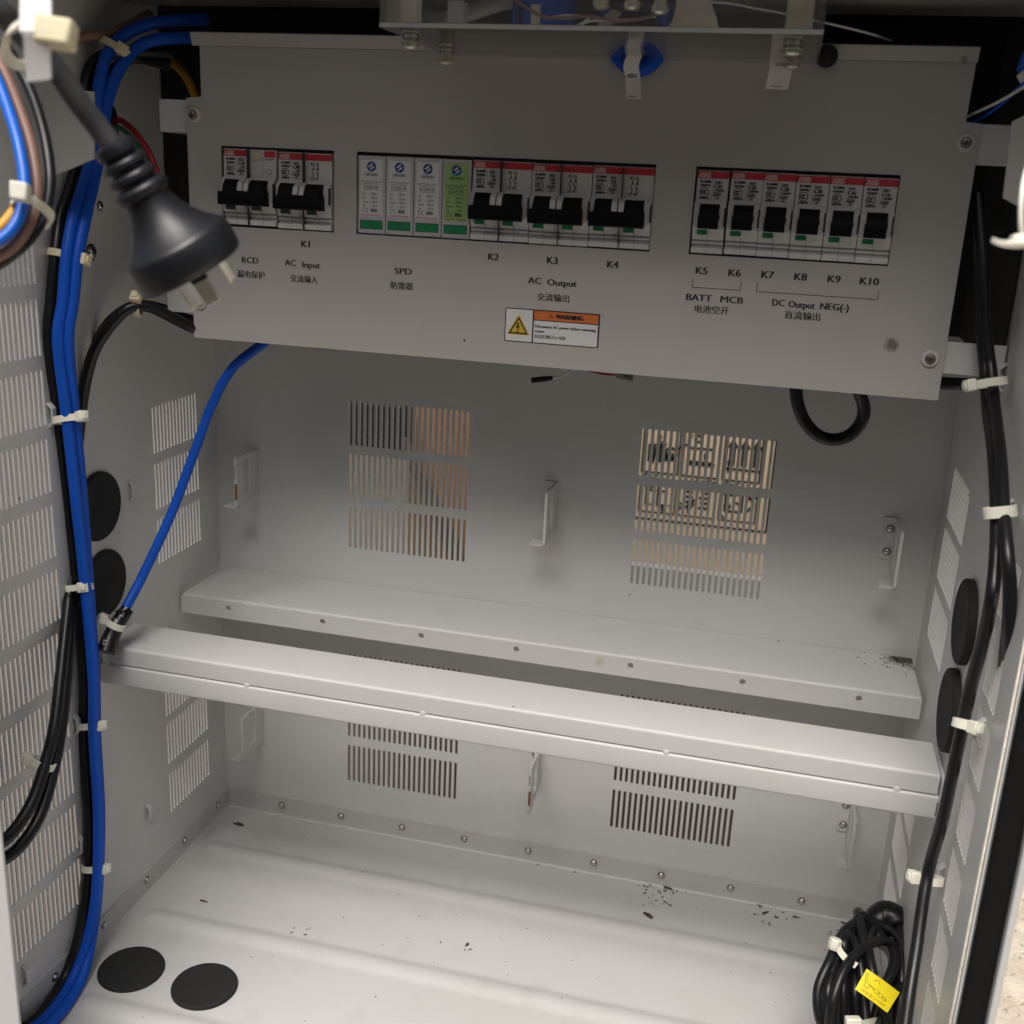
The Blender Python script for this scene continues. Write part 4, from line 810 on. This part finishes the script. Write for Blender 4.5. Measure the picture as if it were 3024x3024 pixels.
m.build('printed_marking', yt, recalc=False)

# ================================================================== mains plug and wires in front of the door
pg = thing('mains_plug', 'black three pin mains plug hanging by its dusty cord', 'plug', dep(*q(1, 900, 1200), 372))
P0 = dep(*q(1, 648, 835), 362); P1 = dep(*q(1, 1000, 1395), 378); ax = (P1 - P0).normalized()
K = (P1 - P0).length / 38.0
prof = [(4.2, -2), (6.6, -1), (7.0, .4), (7.0, 2.2), (6.0, 3.0), (5.6, 3.9), (7.0, 4.5), (7.7, 5.4), (7.6, 7.0), (6.3, 7.7), (6.1, 8.5), (7.6, 9.2), (8.3, 10.2), (8.2, 11.8), (6.8, 12.5), (6.7, 13.4), (8.5, 14.1), (9.4, 15.2), (9.5, 17.0), (8.6, 18.0), (7.9, 18.8), (8.2, 21), (9.4, 24.5), (11.4, 28.5), (14.6, 32.6), (17.6, 35.4), (18.9, 36.6), (19.4, 37.6), (19.7, 41), (19.6, 45.5), (19.0, 47.6), (18.0, 48.3), (10, 48.4), (1, 48.4)]
m = MB(); m.lathe([(r * 1.0, h * K) for r, h in prof], P0, ax, 'plug_black', 64); m.build('body', pg, ang=48)
u_ = (RGT * ax.dot(UPV) - UPV * ax.dot(RGT)); u_ = (u_ - ax * u_.dot(ax)).normalized(); v_ = ax.cross(u_); v_ = v_ if v_.dot(-FWD) > 0 else -v_   # u_: across the picture, v_: towards the viewer
face = P0 + ax * 48.3 * K
def pin(u, v, rot, slv, ln):                 # u, v: close-up pixel of the tip
    o = face + ax * ln; d = dep(*q(1, u, v), 1) - CAM; tip = CAM + d * ((o - CAM).dot(ax) / d.dot(ax)); c = tip - ax * ln
    a = math.radians(rot); wv = u_ * math.cos(a) + v_ * math.sin(a); tv = ax.cross(wv)
    m = MB(); m.obox(c + ax * ln / 2, ax * ln / 2, wv * 3.15, tv * .8, 'steel_pin')
    if slv: m.obox(c + ax * ln * .2, ax * ln * .21, wv * 3.3, tv * .95, 'plug_black')
    m.build('pin', pg, bevel=.5)
M['steel_pin'] = mat('nickel_pin', (.78, .72, .60), .35, .45, .05, 200)
cable('plug_cord', 'dusty thick black cord of the mains plug', 'cable', [(1, -900, -620, 330), (1, -420, -250, 328), (1, -60, 20, 330), (1, 60, 120, 335), (1, 190, 250, 342), (1, 330, 410, 349), (1, 455, 590, 355), (1, 560, 725, 360), (1, 655, 850, 363)], 3.75, 'cord_dusty', None, 18)
# bright bundle at the left picture edge
FW = 'loose coloured wires outside the left door edge'
cable('mains_wire', 'bright blue wire curving at the left picture edge', 'wire', [(1, -70, 330, 415), (1, -20, 440, 412), (1, 40, 600, 408), (1, 98, 790, 403), (1, 134, 980, 400), (1, 136, 1120, 398), (1, 98, 1250, 396), (1, 20, 1345, 393), (1, -90, 1400, 390)], 2.15, 'cable_blue_light', FW, 16)
cable('mains_wire', 'brown wire curving beside the bright blue one', 'wire', [(1, -40, 260, 425), (1, 20, 400, 421), (1, 90, 570, 416), (1, 165, 790, 410), (1, 203, 990, 406), (1, 203, 1130, 404), (1, 160, 1280, 401), (1, 70, 1400, 398), (1, -80, 1490, 394)], 2.1, 'cable_brown', FW, 16)
cable('mains_wire', 'glossy black wire outermost of the coloured curve at the left', 'wire', [(1, 20, 240, 432), (1, 110, 390, 428), (1, 190, 560, 423), (1, 252, 770, 417), (1, 282, 970, 413), (1, 276, 1110, 411), (1, 235, 1250, 408), (1, 150, 1370, 404), (1, 30, 1470, 400), (1, -80, 1530, 397)], 2.1, 'cable_black', FW, 16)
cable('mains_wire', 'yellow wire behind the bright blue one at the tie', 'wire', [(1, 150, 1090, 409), (1, 85, 1190, 407), (1, 20, 1270, 404), (1, -70, 1350, 401)], 2.1, 'cable_yellow', FW, 16)
t = thing('cable_tie', 'cable tie on the coloured wires at the left picture edge', 'cable tie', dep(*q(1, 120, 1090), 390), 'nylon cable ties')
m = MB(); m.band(spline([dep(*q(1, *p[:2]), p[2]) for p in ((140, 1105, 392), (200, 1145, 394), (255, 1185, 399), (290, 1230, 407), (270, 1275, 414), (200, 1240, 420), (90, 1180, 414), (75, 1130, 402))], 5), UPV + RGT * .6, 3.2, 1.1, 'nylon'); m.build('strap', t, ang=50)
m = MB(); m.obox(dep(*q(1, 116, 1088), 390), RGT * 3.2 - UPV * .5, UPV * 3.4, FWD * 2.6, 'nylon'); m.build('head', t, bevel=.9)
# white flag tie, top left, and strap at the right edge: both outside, close to the lens
t = thing('cable_tie', 'large blurred white tie with a flag end on the plug cord', 'cable tie', dep(*q(1, 220, 200), 318), 'nylon cable ties')
m = MB(); m.band([dep(*q(1, *p[:2]), p[2]) for p in ((205, -40, 318), (205, 90, 314), (205, 190, 309))], RGT, 9.0, 1.4, 'paper'); m.band([dep(*q(1, *p[:2]), p[2]) for p in ((205, 190, 309), (212, 300, 312), (222, 455, 315))], RGT + UPV * .12, 7.2, 1.3, 'paper'); m.build('flag', t, ang=25)
m = MB(); m.obox(dep(*q(1, 318, 190), 312), RGT * 5.2 - UPV * .8, UPV * 3.9 + RGT * .5, FWD * 3.5, 'nylon_yellow'); m.obox(dep(*q(1, 375, 195), 312), RGT * 1.4, UPV * 2.6, FWD * 2.4, 'nylon_yellow'); m.build('head', t, bevel=1.1)
m = MB(); m.band(spline([dep(*q(1, *p[:2]), p[2]) for p in ((120, 130, 322), (40, 200, 326), (40, 330, 332), (130, 370, 336), (200, 330, 340))], 5), RGT * .6 + UPV, 3.6, 1.1, 'nylon'); m.build('strap', t, ang=50)
t = thing('cable_tie', 'overexposed white cable tie curling in at the right picture edge', 'cable tie', dep(*q(3, 1920, 1200), 330), 'nylon cable ties')
m = MB(); m.band(spline([dep(*q(3, *p[:2]), p[2]) for p in ((1990, 850, 336), (1940, 980, 332), (1917, 1120, 330), (1914, 1260, 330), (1925, 1350, 331))], 5), FWD + RGT * .35, 3.4, 1.2, 'nylon'); m.band(spline([dep(*q(3, *p[:2]), p[2]) for p in ((1762, 1362, 331), (1820, 1380, 330), (1890, 1378, 329), (1990, 1370, 328))], 5), FWD + UPV * .5, 3.6, 1.4, 'nylon'); m.build('strap', t, ang=50)
m = MB(); m.obox(dep(*q(3, 1925, 1365), 331), RGT * 3.6, UPV * 1.9, FWD * 2.4, 'nylon'); m.build('head', t, bevel=.9)
for a in ((1318, 1590, 80, True, 15), (1212, 1715, -12, True, 15), (1118, 1738, 35, False, 15)): pin(*a)

# ================================================================== clear cover and terminals above the breaker cover
ac = thing('clear_guard', 'clear acrylic terminal guard hanging over the top edge of the breaker cover', 'guard', (330, -180, 588))
AX0, AX1, AY0, AY1, AZ = 227, 431, -247, -114, 588.2
m = MB(); m.box(AX0, AX1, AY0, AY1, AZ, AZ + 2.6, 'acrylic'); m.build('bottom_sheet', ac, bevel=.5)
m = MB(); m.box(AX0, AX1, AY0, AY0 + 2.6, AZ + 2.7, 611.4, 'acrylic'); m.build('front_sheet', ac)
m = MB(); m.box(AX0, AX1, AY0 - .5, AY0 - .02, AZ + .2, AZ + 2.3, 'edge'); m.build('edge_highlight', ac)  # pale strip painted in for the bright line along the acrylic edge
for x in (AX0, AX1 - 2.6):
    m = MB(); m.box(x, x + 2.6, AY0 + 2.7, AY1, AZ + 2.7, 611.4, 'acrylic'); m.build('side_sheet', ac)
def bolt(x, y, ztop, tall):
    m = MB(); z = ztop - .05
    m.lathe([(4.4, 0), (4.4, .8), (3.3, .9), (3.3, 2.6), (3.9, 2.7), (3.9, 3.2), (3.1, 3.3), (3.1, tall - 3.2), (4.5, tall - 3.1), (4.5, tall - 2.3), (3.5, tall - 2.2), (3.5, tall - .9), (2.5, tall - .2), (.8, tall)], (x, y, z), (0, 0, -1), 'brass', 20)
    for h in (1.0, 3.2, tall - 3.3, tall - 2.3): m.lathe([(3.6, h), (4.6, h + .05), (4.6, h + .3), (3.6, h + .35)], (x, y, z), (0, 0, -1), 'dark_steel', 20)
    m.build('bolt', ac)
def above(u, v, z): p = at(u, v, 'z', z); return p
for (u, v), tall in (((1214, 93), 8), ((1319, 134), 9.5), ((2344, 112), 7.5), ((2343, 148), 8.5)):
    p = above(u, v, AZ); bolt(p.x, p.y, AZ, tall)
for u, v, wd, mt in ((1191, 84, 13, 'nylon'), (1342, 125, 9, 'washer'), (2356, 100, 12, 'button')):
    p = above(u, v, AZ + 2.7); m = MB(); m.box(p.x - wd / 2, p.x + wd / 2, p.y, p.y + 9, AZ + 2.7, 611.3, mt); m.build('standoff', ac, bevel=.5)
# terminals behind the guard
bl = thing('terminal_lug', 'blue sleeved cable end behind the clear guard', 'cable lug', at(1600, 60, 'y', -150))
p = at(1605, 60, 'y', -150); m = MB(); m.lathe([(13, 0), (16.5, 2), (17, 10), (17, 24)], (p.x, p.y, 592.2), (0, 0, 1), 'cable_blue', 28); m.build('sleeve', bl)
m = MB(); m.box(p.x - 10, p.x - 9.4, p.y - 17.2, p.y - 8, 593, 611, 'ink'); m.box(p.x - 3, p.x + 2, p.y - 17.6, p.y - 17.1, 592.5, 611, 'paper'); m.build('marking_strip', bl)
cable('power_cable', 'blue cable loop dipping below the clear guard behind the 48 volt tag', 'cable', [(2, 1500, 60, 'y', -140), (2, 1515, 190, 'y', -141), (2, 1560, 300, 'y', -143), (2, 1630, 372, 'y', -145), (2, 1700, 385, 'y', -145), (2, 1775, 330, 'y', -143), (2, 1815, 220, 'y', -141), (2, 1830, 60, 'y', -140)], 4.6, 'cable_blue', None, 14)
br = thing('braid_strap', 'pale flat braid flaring down behind the clear guard', 'strap', at(2045, 80, 'y', -190))
pts = [at(u, v, 'y', -190) for u, v in ((1999, -40), (1996, 20), (1985, 62), (1962, 92), (2125, 94), (2115, 50), (2098, 0), (2092, -40))]
m = MB(); m.add(pts + [p + Vector((0, 2, 0)) for p in pts], [tuple(range(8)), tuple(range(15, 7, -1))] + [(i, 8 + i, 8 + (i + 1) % 8, (i + 1) % 8) for i in range(8)], 'copper'); m.build('braid', br)
tb = thing('terminal_block', 'row of small brass terminal screws behind the clear guard at the top edge', 'terminal', at(1830, 30, 'y', -200))
for u, v in ((1775, 14), (1866, 18), (1948, 30)):
    p = at(u, v, 'y', -200); m = MB(); m.lathe([(4.6, 0), (4.6, 2), (3.2, 2.2), (3.2, 5), (4.3, 5.2), (4.3, 8), (3, 9)], p + Vector((0, 0, 7)), (0, 0, -1), 'brass', 18); m.build('terminal_screw', tb)
p0, p1 = at(1740, -8, 'y', -190), at(1990, -2, 'y', -190)
m = MB(); m.box(p0.x, p1.x, -192, -176, p0.z, p0.z + 9, 'dark_case'); m.build('base', tb)
cable('signal_wire', 'thin brown and white wire sagging behind the clear guard', 'wire', [(2, 960, -20, 'y', -205), (2, 1040, 40, 'y', -205), (2, 1150, 95, 'y', -204), (2, 1280, 100, 'y', -204), (2, 1400, 92, 'y', -203), (2, 1560, 120, 'y', -202), (2, 1700, 105, 'y', -201), (2, 1790, 80, 'y', -200)], .8, 'cable_brown')
cable('signal_wire', 'thin white wire beside the brown one behind the clear guard', 'wire', [(2, 1180, 100, 'y', -200), (2, 1280, 88, 'y', -200), (2, 1400, 100, 'y', -200), (2, 1330, 150, 'y', -198), (2, 1420, 118, 'y', -196), (2, 1620, 112, 'y', -196), (2, 1780, 92, 'y', -196)], .6, 'cable_white')
cable('signal_wire', 'thin pale wire running right behind the clear guard towards the wall', 'wire', [(3, 60, 8, 'y', -170), (3, 250, 18, 'y', -165), (3, 420, 48, 'y', -160), (3, 640, 90, 'y', -155), (3, 900, 150, 'y', -150), (3, 1060, 190, 'y', -145), (3, 1180, 230, 'y', -120)], .6, 'cable_white')
cable('power_cable', 'grey flat cable slanting behind the left end of the clear guard', 'cable', [(2, 380, 190, 'y', -150), (2, 560, 120, 'y', -150), (2, 760, 60, 'y', -150), (2, 1000, -20, 'y', -150)], 4.4, 'grey_bar')
def flag(lab, pts, y0, wd, name='wire_tag', text=None, tp=None, hsz=1.7, rot=0.):
    t = thing(name, lab, 'tag', at(*pts[0], 'y', y0)); P = [at(u, v, 'y', y0 - 2.2 * math.sin(i * 1.3)) for i, (u, v) in enumerate(pts)]
    m = MB(); d_ = (P[-1] - P[-2]).normalized(); m.band(spline(P, 5), Vector((1, .12, 0)) if abs(d_.z) > .75 else Vector((.95, 0, -.25)), wd, .35, 'paper'); m.build('film', t, ang=60)
    if text:
        c = at(*tp, 'y', y0 - 4.2); m = MB(); m.text(text, lambda a, b_, d: c + Vector((a, 0, b_)), 0, 0, hsz, 'ink', None, .02, 0, True, rot); m.build('printed_lettering', t)
    e_ = P[-1]; m = MB(); m.obox(e_ + (P[-2] - e_).normalized() * 1.4 + Vector((-.6, -.6, 0)), Vector((wd * .26, 0, -.2)), Vector((0, .08, 0)), Vector((0, 0, .14)), 'ink'); m.build('printed_line', t)
flag('white -48V wire tag hanging in front of the blue loop', [q(2, 1688, 205), q(2, 1668, 290), q(2, 1640, 370), q(2, 1650, 440), q(2, 1654, 562)], -152, 8.2, text='-48V', tp=q(2, 1640, 428), hsz=2.3)
flag('white wire tag with printed figures below the right bolts of the clear guard', [q(3, 560, 268), q(3, 558, 350), q(3, 550, 420), q(3, 530, 505)], -158, 11.5, text='48V2', tp=q(3, 556, 365), hsz=1.6, rot=math.radians(180))
flag('slanting blank white wire tag behind the left half of the clear guard', [q(2, 1560, 60), q(2, 1490, 140), q(2, 1440, 200), q(2, 1392, 265)], -150, 6.5)
p = at(*q(3, 815, 318), 'y', -142); m = MB(); m.lathe([(3, -8), (5.2, -6.5), (5.8, 0), (5.4, 3), (3, 4.4), (.5, 4.5)], p, (.1, -1, -.1), 'rubber', 24); tag(m.build('rubber_piece', base=p), 'black rubber gland on the cover top edge right of the clear guard', 'gland')

# ================================================================== things behind the cabinet, seen through the vents
def back(x, z, y): p = Vector((x, 0, z)); return CAM + (p - CAM) * ((y - CAM.y) / (0 - CAM.y))   # a spot of the vent field carried on to the depth y
YC = 250
ct = thing('shipping_carton', 'tan cardboard carton with black handling symbols behind the right vents', 'carton', (370, YC, 190))
a, b_ = back(332, 255, YC), back(445, 372, YC)
m = MB(); m.box(a.x, b_.x + 25, YC, YC + 260, a.z, b_.z + 60, 'carton'); m.build('box', ct)
CF = lambda x, z, d: (back(x, z, YC).x, YC - .4, back(x, z, YC).z); m = MB()
def frame(x0, x1, z0, z1, wd=1.0):
    for l_ in ((x0, z0, x1, z0), (x0, z1, x1, z1), (x0, z0, x0, z1), (x1, z0, x1, z1)): m.line(*l_, wd, CF, 0, 'carton_ink')
for x0 in (341, 370, 399):
    frame(x0, x0 + 26, 324, 357, 1.3); frame(x0, x0 + 26, 294, 319.5, 1.0)
for x0 in (344.5, 351.5): m.flat([(x0, 332), (x0 + 5.2, 332), (x0 + 5.2, 345), (x0, 345)], CF, 0, 'carton_ink')
m.line(348, 331, 353, 352, 1.6, CF, 0, 'carton_ink'); m.ring(361, 339, 3.2, 5.2, CF, 0, 'carton_ink', 20); m.flat([(355, 333), (364, 334), (363, 340), (355, 339.5)], CF, 0, 'carton_ink')
frame(374, 391, 335, 345, 1.5); m.line(372.5, 333.4, 393, 333.4, 2.2, CF, 0, 'carton_ink'); m.ring(380, 352, 1.4, 3.2, CF, 0, 'carton_ink', 16); m.line(386, 337, 386, 342, 2.6, CF, 0, 'carton_ink')
for x0 in (404.5, 413, 421.5): m.flat([(x0 - 2.2, 335), (x0 + 2.2, 335), (x0 + 2.2, 348), (x0 + 4.0, 348), (x0, 355), (x0 - 4.0, 348), (x0 - 2.2, 348)], CF, 0, 'carton_ink')
m.line(400, 332.4, 424.5, 332.4, 1.8, CF, 0, 'carton_ink')
for x0 in (345, 353.5): m.flat([(x0, 299), (x0 + 3.0, 299), (x0 + 3.0, 315), (x0, 315)], CF, 0, 'carton_ink'); m.line(x0 + 1, 310.6, x0 + 8, 310.6, 1.3, CF, 0, 'carton_ink')
for k in range(4): m.line(373, 301 + 3.8 * k, 380, 301 + 3.8 * k, 1.7, CF, 0, 'carton_ink'); m.line(384 + (k % 2), 301 + 3.8 * k, 392, 301 + 3.8 * k, 1.7, CF, 0, 'carton_ink')
frame(403, 415, 301, 314, 1.6); m.line(418, 315, 423.5, 308, 1.5, CF, 0, 'carton_ink'); m.line(418, 301, 423.5, 308, 1.5, CF, 0, 'carton_ink')
for x0 in (341, 370, 399):
    for k in range(6): m.line(x0 + 1.5 + 4 * k, 319.6, x0 + 4.2 + 4 * k, 322.8 - (k % 2), 1.1, CF, 0, 'carton_ink')
rp = random.Random(9)
for k in range(26):
    x, z = rp.uniform(342, 424), rp.choice([rp.uniform(297, 317), rp.uniform(328, 353)]); a_ = rp.uniform(0, 3.14); l_ = rp.uniform(1.5, 4.5)
    m.line(x - l_ * math.cos(a_), z - l_ * math.sin(a_), x + l_ * math.cos(a_), z + l_ * math.sin(a_), rp.uniform(.6, 1.5), CF, 0, 'carton_ink')
    if k % 4 == 0: m.ring(x, z, 1.6, 2.5, CF, 0, 'carton_ink', 14)
m.line(338, 288.4, 434, 288.4, 1.5, CF, 0, 'carton_ink'); m.line(434, 288.4, 434, 362, 1.6, CF, 0, 'carton_ink'); m.build('printed_symbols', ct)
a, b_ = back(325, 238.8, YC), back(450, 254.6, YC); m = MB(); m.box(a.x, b_.x + 20, YC - 14, YC + 250, a.z, b_.z, 'grey_bar'); tag(m.build('steel_bar', base=(370, YC, a.z)), 'grey steel bar under the carton behind the right vents', 'bar')
a, b_ = back(325, 219, YC), back(450, 238.5, YC); m = MB(); m.box(a.x, b_.x + 20, YC - 6, YC + 250, a.z, b_.z, 'pallet'); m.box(a.x, b_.x + 20, YC + 20, YC + 230, -329.9, a.z, 'dirty_wood'); m.box(a.x, b_.x + 20, YC - 40, YC - 8, -329.9, back(340, 170, YC).z, 'dirty_wood'); tag(m.build('wooden_pallet', base=(370, YC, a.z)), 'stack of tan and dark pallet wood carrying the steel bar behind the right vents', 'pallet')
YB = 210
def slab(name, lab, cat, poly, y, th, mt):
    P = [back(x, z, y) for x, z in poly]; m = MB(); n = len(P)
    m.add(P + [p + Vector((0, th, 0)) for p in P], [tuple(range(n)), tuple(range(2 * n - 1, n - 1, -1))] + [(i, n + i, n + (i + 1) % n, (i + 1) % n) for i in range(n)], mt); tag(m.build(name, base=P[0]), lab, cat)
slab('plywood_board', 'orange plywood board leaning behind the left vents', 'board', [(157, 372), (222, 372), (222, 200), (207, 200), (206, 236), (196, 262), (178, 292), (162, 322), (157, 340)], YB + 30, 14, 'plywood')
slab('black_case', 'black case standing behind the top left slots of the left vents', 'case', [(105, 316.5), (155.8, 316.5), (155.8, 353.4), (105, 353.4)], YB, 40, 'dark_case')
slab('timber_stack', 'weathered brown timber stack behind the lower left vents', 'timber', [(163, 312), (176, 292), (205, 240), (205, 200), (160, 200), (160, 236)], YB + 10, 16, 'pallet')
slab('roofing_sheet', 'dark folded sheet leaning diagonally across the plywood behind the left vents', 'sheet', [(155, 330), (160, 330), (168, 312), (188, 283), (210, 238), (200, 234), (182, 268), (165, 300)], YB - 8, 5, 'dirty_wood')
slab('dark_board', 'dark weathered board behind the lower left vent field', 'board', [(100, 190), (222, 190), (222, 5), (100, 5)], YB + 5, 20, 'dirty_wood')
slab('render_wall', 'taupe masonry behind the left vents', 'wall', [(60, 420), (230, 420), (230, -60), (60, -60)], 420, 120, 'wall_far')

# ================================================================== dirt on the floor
rd = random.Random(3)
def chip(m, p, l_, w_, ang, mt, h=.9, n=7):
    ca, sa = math.cos(ang), math.sin(ang); r = []
    for k in range(n):
        a = 2 * math.pi * k / n; j = rd.uniform(.6, 1.1); x, y = math.cos(a) * l_ / 2 * j, math.sin(a) * w_ / 2 * j; r.append((x * ca - y * sa, x * sa + y * ca))
    m.add([p + Vector((x, y, .1)) for x, y in r] + [p + Vector((x * .8, y * .8, h * rd.uniform(.6, 1.3))) for x, y in r], [tuple(range(n)), tuple(range(2 * n - 1, n - 1, -1))] + [(i, (i + 1) % n, n + (i + 1) % n, n + i) for i in range(n)], mt)
def fl(k, u, v): p = at(*q(k, u, v), 'z', -18.3); p.z = fz(p.x, p.y) + .1; return p
m = MB()
for k, u, v, n, s_ in ((8, 1730, 1140, 16, 40), (8, 1840, 1165, 18, 45), (8, 1740, 1195, 8, 40), (8, 1810, 1250, 10, 45), (9, 430, 1258, 9, 18), (9, 455, 1310, 9, 28), (9, 890, 1405, 14, 45), (9, 500, 1340, 10, 60), (8, 1090, 1010, 7, 60), (8, 1400, 1065, 6, 30), (8, 715, 1510, 5, 20), (7, 1700, 1400, 8, 60)):
    for _ in range(int(n * .7)):
        p = fl(k, u + rd.gauss(0, s_), v + rd.gauss(0, s_ * .35)); chip(m, p, rd.uniform(1.0, 4.6), rd.uniform(.6, 1.6), rd.uniform(0, 3.2), 'crumb', .6)
for _ in range(80):
    p = Vector((rd.uniform(60, 530), rd.uniform(-275, -12), 0)); p.z = fz(p.x, p.y) + .1; chip(m, p, rd.uniform(.5, 2.2), rd.uniform(.3, .8), rd.uniform(0, 3.2), 'crumb', .4)
for _ in range(90):
    p = Vector((W - 3 - abs(rd.gauss(0, 14)), -2 - abs(rd.gauss(0, 12)), 206.9)); chip(m, p, rd.uniform(.4, 2.0), rd.uniform(.3, .9), rd.uniform(0, 3.2), 'crumb', .6)
tag(m.build('dirt_crumbs', base=(300, -150, -18)), 'dark dirt crumbs scattered over the floor and the rear crossbar end', 'dirt', kind='stuff')
for k, u, v, l_, w_, ang, lab in ((7, 1352, 803, 9, 3.2, -.1, 'dark dry leaf near the left rear corner of the floor'), (8, 1732, 1316, 9.5, 3.4, -.55, 'dark pointed leaf fragment in front of the dirt cluster'), (8, 1836, 1158, 11, 1.7, -.35, 'black twig lying in the dirt cluster by the back rim'), (9, 465, 1305, 7, 1.2, .8, 'thin dark twig on the floor between two crumb patches at the right'), (9, 555, 1268, 5.5, 1.2, -.1, 'short black sliver near the back rim on the right'), (9, 640, 1328, 5, 1.1, 0, 'short black sliver in front of the last rim screws'), (9, 908, 1360, 5.5, 1.1, -.5, 'dark sliver beside the cable coil'), (7, 1152, 1238, 6.5, .7, 0, 'thin dark splinter on the left half of the floor'), (8, 712, 1484, 3.6, 2.0, 1.1, 'small curled black flake in the middle of the floor')):
    m = MB(); p = fl(k, u, v); chip(m, p, l_ * 1.3, w_ * 1.4, ang, 'dead_leaf', 1.1, 9); tag(m.build('dry_leaf' if 'leaf' in lab else 'twig', base=p), lab, 'leaf' if 'leaf' in lab else 'twig')
for o in bpy.data.objects:
    for k in ('_base', '_n'):
        if k in o: del o[k]
